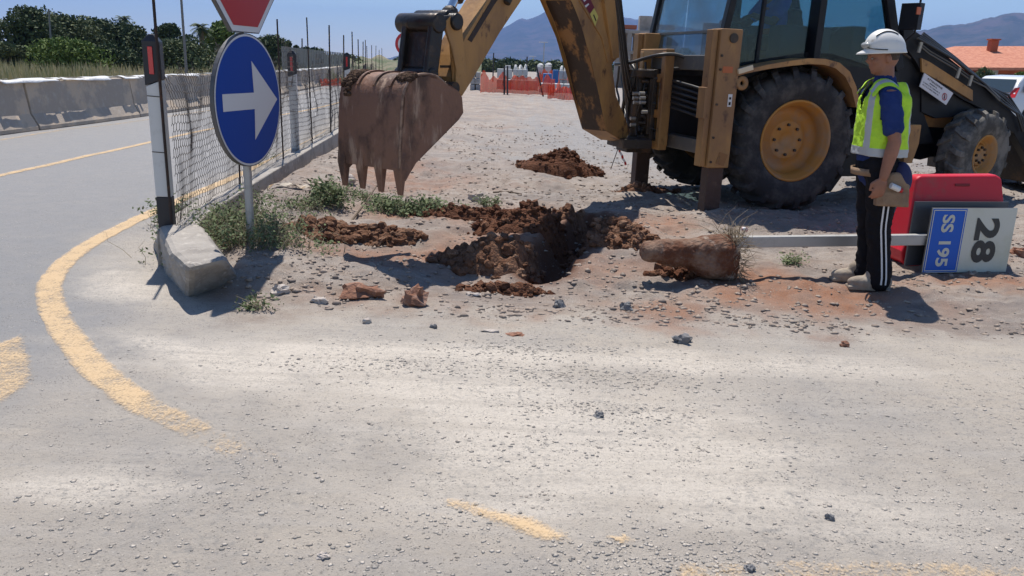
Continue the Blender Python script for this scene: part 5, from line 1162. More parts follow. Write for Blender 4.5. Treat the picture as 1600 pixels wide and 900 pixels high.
for sd, fx in ((1, .0), (-1, .055)):
    b = MB(); y0 = .105*sd; b.ell((fx-.04, y0, .06), (.072, .054, .065), None, 18); b.ell((fx+.09, y0, .052), (.125, .056, .050), None, 20); b.ell((fx+.02, y0, .10), (.075, .052, .065), None, 18); b.box((fx+.055, y0, .013), (.31, .095, .026)); remesh(b, 'boot', BOOT, wk, .008, 3)
# helmet
b = MB(); hC = T(-.018, 0, .050); hrot = Matrix.Rotation(R(2), 3, 'Z') @ Matrix.Rotation(R(4), 3, 'Y'); P = []; seg = 40; rings_ = 14
for i in range(rings_+1):
    th = (math.pi/2)*i/rings_
    for k in range(seg):
        a = 2*math.pi*k/seg; rx, ry, rz_ = .140, .114, .132; bulge = 1+.012*(abs(math.sin(a)) < .16)*(math.sin(th) > .1)
        P.append(hC+hrot @ Vector((rx*math.sin(th)*math.cos(a), ry*math.sin(th)*math.sin(a), rz_*math.cos(th)*bulge)))
for k in range(seg):
    a = 2*math.pi*k/seg; pk = max(0, math.cos(a))**3*.045; P.append(hC+hrot @ Vector(((.144+pk)*math.cos(a), .118*math.sin(a), -.020)))
for k in range(seg):
    a = 2*math.pi*k/seg; pk = max(0, math.cos(a))**3*.05; P.append(hC+hrot @ Vector(((.149+pk)*math.cos(a), .123*math.sin(a), -.030)))
b.add(P, [(i*seg+k, (i+1)*seg+k, (i+1)*seg+(k+1) % seg, i*seg+(k+1) % seg) for i in range(rings_+2) for k in range(seg)], 0, True)
ho = b.build('hard_hat', HELM, wk, world=False); s_ = ho.modifiers.new('s', 'SOLIDIFY'); s_.thickness = .005
b = MB()
for sd in (1, -1):
    A_ = []
    for j in range(9): t = j/8; x = .08-.15*t; A_.append(hC+hrot @ Vector((x, sd*.062, .132*math.sqrt(max(0, 1-(x/.140)**2-(.062/.114)**2))+.003)))
    b.tube(A_, .0045, 6)
gg = [hC+hrot @ Vector((.142*math.cos(a)*1.02, .117*math.sin(a)*1.02, .022-.03*abs(math.sin(a)))) for a in [R(-80+160*i/14) for i in range(15)]]
b.tube(gg, .0035, 6); b.build('hat_trim', BLK, ho, world=False)
b = MB(); b.ell(hC+hrot @ Vector((.135, 0, .028)), (.020, .07, .022), None, 16); b.build('goggles', mat('clear goggles', (.35, .36, .35), .15), ho, world=False)
b = MB(); b.tube([hC+hrot @ Vector((-.12, 0, -.03)), hC+hrot @ Vector((-.145, .0, -.045)), hC+hrot @ Vector((-.175, 0, -.07))], .008, 6); b.build('hat_strap', RUST, ho, world=False)
# tool belt
b = MB(); b.lathe([(.178, -.02), (.182, -.02), (.182, .03), (.178, .03), (.178, -.02)], (0.0, 0, .86), (0, 0, 1), 40); b.build('tool_belt', POUCH, wk, world=False)
b = MB(); b.ell((-.06, .205, .80), (.095, .035, .09), None, 20); b.box((-.03, .205, .72), (.23, .06, .15)); b.box((-.03, .235, .70), (.15, .03, .10)); remesh(b, 'tool_pouch', POUCH, wk, .009, 4)
b = MB(); b.ell((-.115, .15, .84), (.07, .085, .12), None, 18); remesh(b, 'tied_shirt', mat('navy cloth', (.02, .025, .085), .9, bump=(15, .7)), wk, .01, 3)
b = MB(); b.cyl((-.06, .262, .775), (.00, .268, .80), .022, 14); b.build('roll', mat('white roll', (.6, .6, .6), .6), wk, world=False)
b = MB(); b.cyl((-.064, .262, .773), (-.080, .260, .767), .018, 14); b.build('roll_cap', SRED, wk, world=False)

for o_ in [x for x in bpy.data.objects if x.type == 'MESH' and (x.parent == wk or (x.parent and x.parent.parent == wk))]:
    for v in o_.data.vertices: v.co.x += .115*max(0, v.co.z-.12)
# operator in the cab, facing the rear
ol = Vector((MO.x, MO.y, 0))+EX*.20
op = thing('person', 'backhoe operator seated in the cab in blue shirt and orange vest', 'person', (ol.x, ol.y, 1.82), TH+math.pi)
b = MB(); head(b, Vector((.05, 0, .80)), 0, R(5), 1.05); limb(b, [(.0, 0, .50), (.03, 0, .74)], [.06, .058]); limb(b, [(.0, 0, .5), (-.02, 0, .1)], [.12, .13])
for sd in (1, -1):
    s0 = Vector((.02, .19*sd, .50)); e0 = Vector((.18, .25*sd, .27)); w1 = Vector((.42, .23*sd, .33)); limb(b, [Vector((0, .05*sd, .5)), s0, e0, w1], [.06, .055, .043, .03], 12); hand(b, w1, Vector((1, 0, -.3)), Vector((0, -sd, .3)), Vector((0, sd*.3, 1)), 1.0, .9)
    limb(b, [(.0, .10*sd, .08), (.42, .14*sd, .06), (.46, .14*sd, -.20)], [.085, .065, .05])
remesh(b, 'body', SKIN, op, .010, 3)
b = MB(); b.ell((.0, 0, .46), (.12, .19, .11), None, 20); b.ell((0, 0, .28), (.14, .18, .24), None, 20)
for sd in (1, -1): limb(b, [Vector((.02, .17*sd, .50)), Vector((.12, .23*sd, .36))], [.085, .075])
remesh(b, 'shirt', mat('bright blue shirt', (.03, .12, .60), .8, bump=(12, .5)), op, .012, 4)
b = MB(); b.ell((-.01, 0, .14), (.16, .205, .17), None, 20); b.ell((-.01, 0, .06), (.17, .21, .10), None, 20); remesh(b, 'safety_vest', mat('orange vest', (.75, .16, .02), .8, bump=(12, .5)), op, .012, 4)
b = MB()
for sd in (1, -1): limb(b, [(-.02, .10*sd, .05), (.42, .14*sd, .06), (.46, .14*sd, -.18)], [.10, .08, .07])
remesh(b, 'trousers', TROU, op, .012, 4)
b = MB(); b.ell((.035, 0, .855), (.12, .10, .085), None, 20); b.build('cap', BLK, op, world=False)

# ------------------------------------------------------------------ fallen kilometre sign, footing, red plastic barrier
fb1 = g(1440, 425, .07); fb2 = g(1572, 423, .07); SXv = (fb2-fb1); SXv.z = 0; Ls = SXv.length; SXv.normalize(); SNv = Vector((SXv.y, -SXv.x, 0)); SUv = (Vector((0, 0, 1))+SNv*-.10+SXv*.07).normalized()
gzs = H(fb1.x, fb1.y); fb1.z = gzs+.0
fs = thing('fallen_road_sign', 'uprooted kilometre sign lying on its side with number 28 and its concrete footing', 'road sign', fb1)
Hs = .52; Ls = (pl(1587, 324, fb1, SNv)-pl(1452, 327, fb1, SNv)).length
def fp(u, v, off=0): return fb1+SXv*u+SUv*v+SNv*off
b = MB(); rect = [(0, 0), (Ls, 0), (Ls, Hs), (0, Hs)]
b.loft([fp(u, v, -.012) for u, v in rect], [fp(u, v, 0) for u, v in rect], 2); b.add([fp(u, v, .002) for u, v in rect], [(0, 1, 2, 3)], 1)
bw = Ls*.405; b.add([fp(u, v, .004) for u, v in ((.006, .006), (bw, .006), (bw, Hs-.006), (.006, Hs-.006))], [(0, 1, 2, 3)], 0)
def frame_(u0, v0, u1, v1, t, off, mi):
    for q in (((u0, v0), (u1, v0), (u1, v0+t), (u0, v0+t)), ((u0, v1-t), (u1, v1-t), (u1, v1), (u0, v1)), ((u0, v0+t), (u0+t, v0+t), (u0+t, v1-t), (u0, v1-t)), ((u1-t, v0+t), (u1, v0+t), (u1, v1-t), (u1-t, v1-t))): b.add([fp(a, c_, off) for a, c_ in q], [(0, 1, 2, 3)], mi)
frame_(.014, .014, bw-.010, Hs-.014, .007, .006, 1)
# reading direction runs down the panel
rd = -SUv; ru = SXv
put_text(b, 'SS 195', fp(bw*.50, Hs*.5, .006), rd, ru, Hs*.80, bw*.36, 1, .03)
put_text(b, '28', fp(bw+(Ls-bw)*.46, Hs*.5, .005), rd, ru, Hs*.70, (Ls-bw)*.48, 3, .035)
b.build('front_panel', [mat('panel blue', (.008, .10, .50), .4, spec=.3), mat('panel white', (.58, .58, .50), .4, var=((.50, .50, .38), 2, .4, .7)), SBACK, mat('panel black', (.02, .02, .02), .45)], fs)
b = MB(); rb2 = [(-.07, .03), (Ls-.0, .06), (Ls+.015, Hs+.03), (-.07, Hs+.03)]; b.loft([fp(u, v, -.13) for u, v in rb2], [fp(u, v, -.115) for u, v in rb2], 0); b.build('back_panel', mat('dark grey sheet', (.075, .08, .09), .45, .4), fs)
pa = fp(Ls*.95, Hs*.50, -.062); pe = pl(1137, 378, fb1+SNv*-.062, SNv); pe2 = pa+(pe-pa)*1.05
b = MB(); b.beam(pa, pe2, .06, .085, up=UZ); b.build('post', GALV, fs, bevel=.006)
b = MB()
for u in (.18, .55): b.beam(fp(Ls*u, .04, -.022), fp(Ls*u, Hs-.04, -.022), .03, .02, up=SNv)
b.build('bracket', GALV, fs)
# footing: rough block with narrower tail
FT = mat('earthy footing', (.23, .155, .115), .95, var=((.12, .052, .032), 3, .42, .6), var2=((.36, .31, .26), 7, .55, .75), bump=(35, 1.0), spec=.1)
dirp = (pe2-pa).normalized(); dirp.z = 0; dirp.normalize(); sid = Vector((-dirp.y, dirp.x, 0)); c0 = Vector((pe.x, pe.y, 0))+dirp*.0
gz = H(c0.x+dirp.x*.2, c0.y+dirp.y*.2)
def sec(t, w_, zb_, zt_): c_ = c0+dirp*t; k = []; n_ = 12; 
rgs = []
for t, w_, zl, zh in ((-.06, .14, .0, .31), (-.03, .155, -.01, .33), (.12, .155, -.01, .33), (.22, .145, .02, .32), (.30, .115, .08, .31), (.38, .105, .10, .305), (.56, .10, .115, .30), (.66, .085, .13, .285), (.69, .05, .16, .26)):
    c_ = c0+dirp*t; zc = gz+(zl+zh)/2; hz = (zh-zl)/2; rr_ = []
    for k in range(16):
        a = 2*math.pi*k/16; ca, sa = math.cos(a), math.sin(a); e = 3.2 if t < .28 else 2.1; q_ = (abs(ca)**e+abs(sa)**e)**(-1/e); rr_.append(Vector((c_.x, c_.y, zc))+sid*w_*q_*ca+UZ*hz*q_*sa)
    rgs.append(rr_)
b = MB(); ring_loft(b, rgs); o = b.build('concrete_footing', FT, fs); sb = o.modifiers.new('s', 'SUBSURF'); sb.levels = sb.render_levels = 3; sb.subdivision_type = 'CATMULL_CLARK'; dm = o.modifiers.new('d', 'DISPLACE'); dm.texture = tx; dm.strength = .04; dm.texture_coords = 'GLOBAL'
# grass roots around the collar
b = MB(); r_ = random.Random(5)
for k in range(420):
    a = r_.uniform(0, 6.283); t = r_.uniform(-.11, -.0); p = c0+dirp*t+sid*.15*math.cos(a)+UZ*(gz+.17+.17*math.sin(a)); q_ = p+Vector((r_.gauss(0, .04), r_.gauss(0, .05), r_.gauss(0, .05)))+(p-(c0+UZ*(gz+.17))).normalized()*r_.uniform(0, .06)
    b.tube([p, p.lerp(q_, .5)+Vector((r_.gauss(0, .01), 0, r_.gauss(0, .01))), q_], [.003, .002, .001], 3, tint=r_.random()+.01)
for k in range(26):
    p = c0+UZ*(gz+.30)+sid*r_.gauss(0, .08); q_ = p+Vector((r_.gauss(-.02, .16), r_.gauss(0, .12), r_.uniform(.02, .26))); b.tube([p, p.lerp(q_, .5)+Vector((0, 0, .04)), q_], [.0025, .002, .001], 3, tint=r_.random()+.01)
b.build('grass_roots', mat('root thatch', (.15, .115, .08), .9, tint=(.36, .29, .20)), fs)
b = MB(); p = c0-dirp*.06+UZ*(gz+.42)+Vector((.06, 0, -.04)); b.ell(p, (.03, .02, .02), None, 8, 0, .6, 3); b.build('litter_scrap', mat('scrap white red', (.55, .3, .3), .6, var=((.6, .6, .6), 20, .45, .5)), label='crumpled red and white scrap caught on the roots of the footing', cat='litter')
# red barrier
rp = g(1478, 402, .1); rbn = Vector((math.sin(R(6)), -math.cos(R(6)), 0)); rbx = Vector((math.cos(R(6)), math.sin(R(6)), 0))
rb = thing('plastic_barrier', 'red plastic road barrier standing behind the fallen sign', 'barrier', (rp.x, rp.y, H(rp.x, rp.y)))
def R_(px, py, off=0): return pl(px, py, rp, rbn)+rbn*off
zg = H(rp.x, rp.y)
out = [(1425, 277), (1432, 273), (1550, 272), (1557, 276), (1556, 330), (1556, 395), (1530, 396), (1440, 398), (1424, 412), (1398, 408), (1390, 400), (1391, 385), (1400, 370), (1408, 340)]
P = [R_(a, c_) for a, c_ in out]
bm = bmesh.new()
cz = [max(0, (p.z-zg)) for p in P]
va = [bm.verts.new(p+rbn*(.18-.13*min(1, z_/.75))) for p, z_ in zip(P, cz)]; vb = [bm.verts.new(p-rbn*(.18-.13*min(1, z_/.75))) for p, z_ in zip(P, cz)]; n = len(P)
f1 = bm.faces.new(va); f2 = bm.faces.new(vb[::-1])
for i in range(n): bm.faces.new((va[i], vb[i], vb[(i+1) % n], va[(i+1) % n]))
bmesh.ops.triangulate(bm, faces=[f1, f2]); bmesh.ops.recalc_face_normals(bm, faces=bm.faces); bm.transform(XF[rb.name].inverted()); me = bpy.data.meshes.new('barrier_shell'); bm.to_mesh(me); bm.free()
REDP = mat('red polyethylene', (.55, .018, .035), .42, var=((.42, .05, .05), 5, .55, .75), spec=.4); me.materials.append(REDP); o = bpy.data.objects.new('barrier_shell', me); COL.objects.link(o); o.parent = rb; bv = o.modifiers.new('b', 'BEVEL'); bv.width = .02; bv.segments = 4; bv.limit_method = 'ANGLE'; bv.angle_limit = R(30)
b = MB(); a = R_(1483, 287); c_ = R_(1506, 287); zz_ = (a.z-zg)/.75; b.beam(a+rbn*(.18-.13*zz_+.001), c_+rbn*(.18-.13*zz_+.001), .012, .022); b.build('handle_slot', mat('dark red', (.2, .01, .015), .6), rb, bevel=.004)

# marker rod with tape
t0 = g(953, 268, .13); b = MB(); b.tube([t0, t0+Vector((.09, 0, .32))], .006, 5); root = thing('marker_rod', 'thin rod with red and white tape standing on the gravel beyond the trench', 'marker', t0); b.build('rod', RUST, root); b = MB()
p = t0+Vector((.09, -.01, .32))
for k in range(5): q_ = p+Vector((.035*(1 if k % 2 else .4), 0, -.045)); b.add([p, q_, q_+Vector((.03, .01, .01)), p+Vector((.03, .01, .01))], [(0, 1, 2, 3)], k % 2); p = q_
b.build('tape', [SRED, SWHT], root)

# ------------------------------------------------------------------ background of the works
OMESH = mat('orange safety netting', (.85, .11, .03), .7, alpha=.80, bump=None); ROD = mat('site stake', (.03, .03, .035), .7)
def netting(pts, D, hh, label, holes=0):
    n = 90; b = MB(); P = [(px, py) for px, py in pts]; xs = [p[0] for p in P]; V = []
    root = None
    for i in range(n+1):
        px = xs[0]+(xs[-1]-xs[0])*i/n; py = float(np.interp(px, xs, [p[1] for p in P])); c_ = atd(px, py, D); z0 = .05+H(c_.x, c_.y)*1.0; h_ = hh*(.75+.45*mnoise.noise(Vector((i*.13, 1, D)))); c_.y += .25*mnoise.noise(Vector((i*.2, 3, D)))
        for k in range(5): V.append((c_.x+.05*mnoise.noise(Vector((i*.5, k, 2))), c_.y+.22*mnoise.noise(Vector((i*.33, k*.8, 5))), z0+h_*k/4))
    b.add(V, [(i*5+k, (i+1)*5+k, (i+1)*5+k+1, i*5+k+1) for i in range(n) for k in range(4)], 0, True); c0_ = V[0]
    return b.build('safety_netting', OMESH, label=label, cat='netting')
netting([(750, 152), (866, 152)], 38, 1.0, 'orange plastic netting in front of the white pallets, between stick and boom')
netting([(855, 158), (912, 157)], 34, .75, 'slumped orange netting just left of the boom base')
netting([(842, 138), (905, 138)], 55, 1.3, 'farther orange netting behind the slumped one')
netting([(575, 118), (650, 118)], 60, .7, 'orange netting strip above the bucket, between the posts')
netting([(500, 128), (535, 126)], 45, .45, 'short low orange netting left of the bucket')
for i, (px, pyb, pyt, D, lean, lb) in enumerate(((788, 150, 103, 38, 0, 'left of the pair of upright dark stakes at the netting'), (793, 151, 103, 37.5, 0, 'right of the pair of upright dark stakes at the netting'), (850, 150, 104, 38, -.35, 'dark stake leaning over the orange netting'))):
    a = atd(px, pyb, D); c_ = atd(px, pyt, D); b = MB(); b.tube([(a.x, a.y, 0), (c_.x+lean, a.y, c_.z)], .04, 6); b.build('stake', ROD, label=lb, cat='stake', group='stakes at the orange netting')
PW = mat('wrapped pallets', (.50, .50, .49), .6, var=((.38, .38, .37), 1.2, .45, .6), bump=(4, .4)); PW2 = mat('grey block stack', (.36, .36, .35), .8, var=((.27, .27, .265), 3, .5, .55)); BT = mat('blue tarpaulin', (.02, .13, .36), .5, bump=(6, .6))
def stack(px0, px1, pyb, pyt, D, m_, label, name='pallet_stack', cat='pallet', rows=2, cols=3, dome=False, depth=1.4):
    a = atd(px0, pyb, D); c_ = atd(px1, pyb, D); t_ = atd((px0+px1)/2, pyt, D); W_ = (c_-a).length; Ht = t_.z-0.1; mid = (a+c_)/2; b = MB(); r_ = random.Random(int(px0)); ang = math.atan2(c_.y-a.y, c_.x-a.x)
    root = thing(name, label, cat, (mid.x, mid.y, .1), ang)
    for i in range(rows):
        for k in range(cols):
            b.box((-W_/2+W_*(k+.5)/cols, 0, Ht*(i+.5)/rows), (W_/cols*.94, depth*r_.uniform(.9, 1), Ht/rows*.93), Matrix.Rotation(r_.uniform(-.04, .04), 3, 'Z'))
            if dome and i == rows-1: b.ell((-W_/2+W_*(k+.5)/cols, 0, Ht), (W_/cols*.45, .5, .28), None, 10, 0, .5, r_.random()*9)
    b.build('stacked_blocks', m_, root, world=False, bevel=.03); return root
stack(776, 800, 128, 107, 50, PW, 'white wrapped block stack, leftmost on the far storage yard', rows=2, cols=2)
stack(801, 824, 128, 108, 52, PW, 'white sacks piled beside the leftmost white stack', rows=3, cols=3, dome=True, name='sack_pile', cat='sacks')
stack(789, 798, 112, 101, 54, PW, 'small white cube on top behind the leftmost stack', rows=1, cols=1)
stack(838, 848, 122, 104, 56, PW, 'narrow white stack with rounded top beside the leaning stake', rows=3, cols=1, dome=True)
stack(850, 861, 122, 103, 58, PW, 'white big bag right of the narrow stack', rows=2, cols=1, dome=True, name='big_bag', cat='bag')
stack(848, 862, 126, 114, 50, BT, 'lower pile under blue tarpaulin', rows=1, cols=1, name='tarpaulin_pile', cat='tarpaulin')
stack(863, 872, 126, 108, 52, BT, 'taller pile under blue tarpaulin', rows=1, cols=1, name='tarpaulin_pile', cat='tarpaulin')
stack(873, 886, 126, 110, 54, PW, 'white stack right of the blue tarpaulin', rows=2, cols=2, dome=True)
stack(887, 905, 127, 111, 52, PW2, 'grey block stack nearest the boom', rows=2, cols=2)
stack(776, 840, 136, 124, 46, PW2, 'long low row of pale concrete blocks behind the netting', rows=1, cols=6)
stack(842, 900, 140, 130, 44, PW, 'pale flat slabs behind the slumped netting', rows=1, cols=3)
stack(735, 750, 132, 112, 44, PW2, 'grey debris stack just right of the stick', rows=3, cols=2)
for i in range(3):
    px = (822, 770, 905)[i]; a = atd(px, 130, 60+i*3); b = MB(); b.tube([(a.x, a.y, 0), (a.x, a.y, 2.1+i*.2)], .05, 6); b.build('stake', ROD, label=('thin stake standing among the white stacks', 'stake in front of the trees left of the white stacks', 'stake at the right of the storage yard')[i], cat='stake')
# lamp masts far away
for i, (px, pyt, D, lb) in enumerate(((849, 66, 160, 'tall lamp mast far behind the works, right one'), (833, 88, 210, 'fainter lamp mast left of the tall one'))):
    a = atd(px, 100, D); tpz = atd(px, pyt, D).z; root = thing('lamp_mast', lb, 'street lamp', (a.x, a.y, 0), 0, 'lamp masts behind the works'); b = MB(); b.tube([(a.x, a.y, 0), (a.x, a.y, tpz)], [.14, .09], 8); b.build('mast', GALV, root); b = MB(); b.box((a.x-.5, a.y, tpz), (1.1, .3, .16)); b.box((a.x+.4, a.y, tpz), (.5, .3, .12)); b.build('lamp_head', SWHT, root)
for i in range(13):
    px = 640+i*38; D = 130+20*(i % 3); tree(px, 104+(px-800)*.038, 94-(i*7 % 5)+(px-800)*.038, 62, D, (G_MID, G_DARK, G_MID)[i % 3], ordn[i]+' clump, from the left, of the low tree line at the foot of the mountains', name='tree', seed=60+i, nclump=14, low=0, lpc=120, lsz=.16, group='low tree line at the foot of the mountains')
# unfinished concrete building
def at_(px, py, D): return atd(px, py, D)
ub = atd(1000, 112, 62); root = thing('unfinished_building', 'unfinished grey concrete building behind the digger carriage', 'building', (ub.x, ub.y, 0))
k_ = 62/1232
b = MB(); x0, x1 = atd(960, 100, 62).x, atd(1045, 100, 62).x; yb = ub.y
zA = atd(990, 50, 62).z; zB = atd(990, 82, 62).z
for z in (zA, zB): b.box(((x0+x1)/2, yb+3, z), (x1-x0+.6, 7, .22))
b.build('floor_slab', mat('raw concrete', (.33, .31, .29), .9, var=((.25, .23, .21), 1, .4, .6)), root)
for x in (x0+.1, x0+.9, (x0+x1)/2+.2, x1-.1):
    for y in (yb-.3, yb+6): b = MB(); b.box((x, y, zA/2), (.32, .32, zA)); b.build('column', MATS['raw concrete'], root)
b = MB(); b.box(((x0+x1)/2+.1, yb+.4, zA+.6), (.9, .9, 1.1)); b.build('stair_tower', MATS['raw concrete'], root)
b = MB(); b.box(((x0+x1)/2, yb+1.2, zB/2), (x1-x0-.3, .2, zB-.2)); b.box((x0+.8, yb+1.2, (zA+zB)/2), (1.0, .2, zA-zB-.3)); b.build('infill_wall', mat('block infill', (.30, .24, .19), .9), root)
b = MB(); b.box((x0+.9, yb, zA+.32), (1.0, .6, .3)); b.box((x1-.6, yb, zA+.4), (1.6, .6, .35)); b.build('stacked_brick', mat('red bricks', (.32, .10, .06), .9), root)
tree(1065, 112, 74, 60, 95, G_MID, 'rounded tree between the unfinished building and the cab', seed=90, nclump=22, low=0, group='trees behind the digger')
tree(1125, 112, 82, 80, 95, G_DARK, 'dark tree seen through the rear window of the cab', seed=91, nclump=22, low=0, group='trees behind the digger')
# house on the right
hD = 52; hx0 = atd(1512, 100, hD); root = thing('house', 'orange-red house with clay tile roof and chimney behind the white car', 'house', (hx0.x, hx0.y, 0), 0)
eL = atd(1516, 92, hD); eR = atd(1690, 88, hD-6); rL = atd(1560, 82, hD+4)
wallm = mat('terracotta render', (.42, .11, .05), .9, var=((.34, .09, .045), 1.5, .4, .6)); tile = mat('clay tiles', (.50, .22, .14), .9, var=((.40, .15, .09), 5, .4, .6), bump=(8, .6))
zl = atd(1560, 104, hD).z; zrg = atd(1600, 80, hD).z; b = MB(); xA, xB = atd(1552, 100, hD).x, atd(1552, 100, hD).x+9; yA, yB = hx0.y, hx0.y+9
b.box(((xA+xB)/2, (yA+yB)/2, zl/2), (xB-xA, yB-yA, zl)); b.box((xA-1.3, yA+5, zl/2-.1), (2.7, 6, zl-.3)); b.build('wall', wallm, root)
b = MB(); ov = .6; zt_ = zrg; A_ = [Vector((xA-2.8, yA-ov, zl-.15)), Vector((xB+ov, yA-ov, zl+.25)), Vector((xB+ov, (yA+yB)/2, zt_+.7)), Vector((xA+.4, (yA+yB)/2, zt_+.35))]; b.loft([p-UZ*.15 for p in A_], A_); A2 = [Vector((xA-2.8, yA-ov, zl-.15)), Vector((xA+.4, (yA+yB)/2, zt_+.35)), Vector((xA-2.8, yB, zl-.15))]; b.loft([p-UZ*.14 for p in A2], A2)
rf = b.build('roof', tile, root); b = MB(); cpx = atd(1573, 75, hD+3); b.box((cpx.x, hx0.y+3.2, cpx.z-.35), (.42, .42, 1.6)); b.box((cpx.x, hx0.y+3.2, cpx.z+.5), (.55, .55, .08)); b.build('chimney', wallm, rf)
b = MB(); wn = atd(1562, 112, hD); b.box((wn.x, yA-.02, wn.z), (.7, .08, .6)); b.build('window', mat('window grille', (.35, .36, .36), .5), root, bevel=.01)
b = MB(); wn = atd(1597, 116, hD); b.box((wn.x, yA-.02, 1.0), (.9, .06, 2.0)); b.build('door', mat('brown door', (.12, .06, .03), .6), root)
tree(1532, 132, 98, 44, 45, G_MID, 'grey-green olive bush in front of the house', name='bush', cat='bush', seed=95, nclump=18, low=0, group='bushes in front of the house', lpc=260)
tree(1592, 134, 103, 44, 42, G_BRT, 'bright green bush at the right edge in front of the house', name='bush', cat='bush', seed=96, nclump=18, low=0, group='bushes in front of the house', lpc=260)
tree(1640, 134, 103, 50, 42, G_MID, 'green bush beyond the right edge in front of the house', name='bush', cat='bush', seed=97, nclump=14, low=0, group='bushes in front of the house')
# white hatchback
cg = g(1618, 207, .1); cl = MO+EX*5.2; car = thing('parked_car', 'white hatchback parked behind the loader, seen from its rear corner', 'car', (cg.x+.35, cg.y+1.2, H(cg.x, cg.y)), R(25)); CW = mat('white car paint', (.66, .67, .69), .25, coat=.6, spec=.5)
sil = [(-2.0, .32), (-2.05, .55), (-2.03, .82), (-1.95, .98), (-1.72, 1.30), (-1.45, 1.47), (-.8, 1.52), (.1, 1.47), (.75, 1.08), (1.6, .92), (2.0, .72), (2.05, .40), (1.9, .28), (-1.9, .28)]
bm = bmesh.new()
def rowp(y, tk): return [bm.verts.new((x, y*(1-tk*max(0, z-.9)*.45), z)) for x, z in sil]
rows_ = [rowp(y, 1) for y in (-.86, -.80, 0, .80, .86)]
for a, c_ in zip(rows_[:-1], rows_[1:]):
    for i in range(len(sil)): bm.faces.new((a[i], c_[i], c_[(i+1) % len(sil)], a[(i+1) % len(sil)]))
bm.faces.new(rows_[0]); bm.faces.new(rows_[-1][::-1]); bmesh.ops.recalc_face_normals(bm, faces=bm.faces); me = bpy.data.meshes.new('car_body'); bm.to_mesh(me); bm.free(); me.materials.append(CW); o = bpy.data.objects.new('car_body', me); COL.objects.link(o); o.parent = car; bv = o.modifiers.new('b', 'BEVEL'); bv.width = .05; bv.segments = 3; bv.angle_limit = R(25); bv.limit_method = 'ANGLE'
for p in me.polygons: p.use_smooth = True
CG = mat('car glass', (.03, .045, .055), .08, spec=.8)
def ypos(y, z): return y*(1-max(0, z-.9)*.45)
b = MB(); b.add([(-1.99+.0, -.66, 1.01), (-1.99, .66, 1.01), (-1.66, .58, 1.39), (-1.66, -.58, 1.39)], [(0, 1, 2, 3)]); b.build('rear_window', CG, car, world=False)
b = MB()
for sd in (-1, 1): b.add([(x, sd*(abs(ypos(.875, z))), z) for x, z in ((-1.62, 1.02), (.60, 1.02), (.05, 1.40), (-1.35, 1.40))], [(0, 1, 2, 3)])
b.build('side_window', CG, car, world=False)
TL = mat('tail lamp red', (.45, .02, .02), .2)
for sd in (-1, 1): b = MB(); b.loft([Vector(p) for p in ((-1.995, sd*.60, .84), (-1.97, sd*.84, .86), (-1.78, sd*.80, 1.16), (-1.86, sd*.70, 1.14))], [Vector(p)-Vector((.05, -sd*.02, 0)) for p in ((-1.995, sd*.60, .84), (-1.97, sd*.84, .86), (-1.78, sd*.80, 1.16), (-1.86, sd*.70, 1.14))]); b.build('tail_lamp', TL, car, world=False)
for wx in (-1.25, 1.30):
    for sd in (-1, 1):
        b = MB(); b.lathe([(.19, .10), (.29, .10), (.31, .07), (.31, -.08), (.29, -.1)], (wx, sd*.80, .31), (0, sd, 0), 28); wo_ = b.build('wheel', BRS, car, world=False); b = MB(); b.lathe([(.19, .095), (.12, .07), (.001, .08)], (wx, sd*.80, .31), (0, sd, 0), 20); b.build('hubcap', GALV, wo_, world=False)
# ------------------------------------------------------------------ far roadside: round sign, poles
def roundel(px, py, D, label):
    c_ = atd(px, py, D); root = thing('no_overtaking_sign', label, 'road sign', (c_.x, c_.y, 0)); nrm = Vector((.1, -1, 0)).normalized(); ex_ = Vector((1, .1, 0)).normalized(); r_ = 17.5/FPX*D
    b = MB(); b.tube([(c_.x, c_.y+.06, 0), (c_.x, c_.y+.06, c_.z+r_*.6)], .03, 8); b.build('pole', GALV, root); b = MB(); seg = 40
    def dsk(r1, mi, off): b.add([c_+nrm*off+(ex_*math.cos(2*math.pi*k/seg)+UZ*math.sin(2*math.pi*k/seg))*r1 for k in range(seg)], [tuple(range(seg))], mi)
    A_ = [c_+(ex_*math.cos(2*math.pi*k/seg)+UZ*math.sin(2*math.pi*k/seg))*r_ for k in range(seg)]; b.loft([p-nrm*.02 for p in A_], A_, 0); dsk(r_*.76, 1, .004)
    for ox, mi in ((-.33, 0), (.33, 2)):
        def cp_(u, v): return c_+nrm*.008+ex_*r_*(ox+u)+UZ*r_*v
        b.add([cp_(u, v) for u, v in ((-.26, -.02), (.26, -.02), (.26, .10), (.16, .26), (-.16, .26), (-.26, .10))], [(0, 1, 2, 3, 4, 5)], mi)
        b.add([cp_(u, v) for u, v in ((-.24, -.16), (-.14, -.16), (-.14, -.02), (-.24, -.02))], [(0, 1, 2, 3)], mi); b.add([cp_(u, v) for u, v in ((.14, -.16), (.24, -.16), (.24, -.02), (.14, -.02))], [(0, 1, 2, 3)], mi)
        b.add([(cp_(u, v)+nrm*.003) for u, v in ((-.15, .11), (.15, .11), (.10, .21), (-.10, .21))], [(0, 1, 2, 3)], 1)
    b.build('sign_disc', [mat('roundel red', (.50, .02, .03), .4), SWHT, BLK], root)
roundel(636, 69, 27, 'round red-rimmed sign with two car symbols behind the black bucket link')
def pole(px, pyb, pyt, D, r_, label, px2=None):
    a = atd(px, pyb, D); t_ = atd(px2 or px, pyt, D); b = MB(); b.tube([(a.x, a.y, 0), (t_.x, t_.y, t_.z)], [r_, r_*.7], 8); b.build('utility_pole', mat('grey pole', (.16, .16, .165), .6), label=label, cat='pole', group='poles beyond the far barrier')
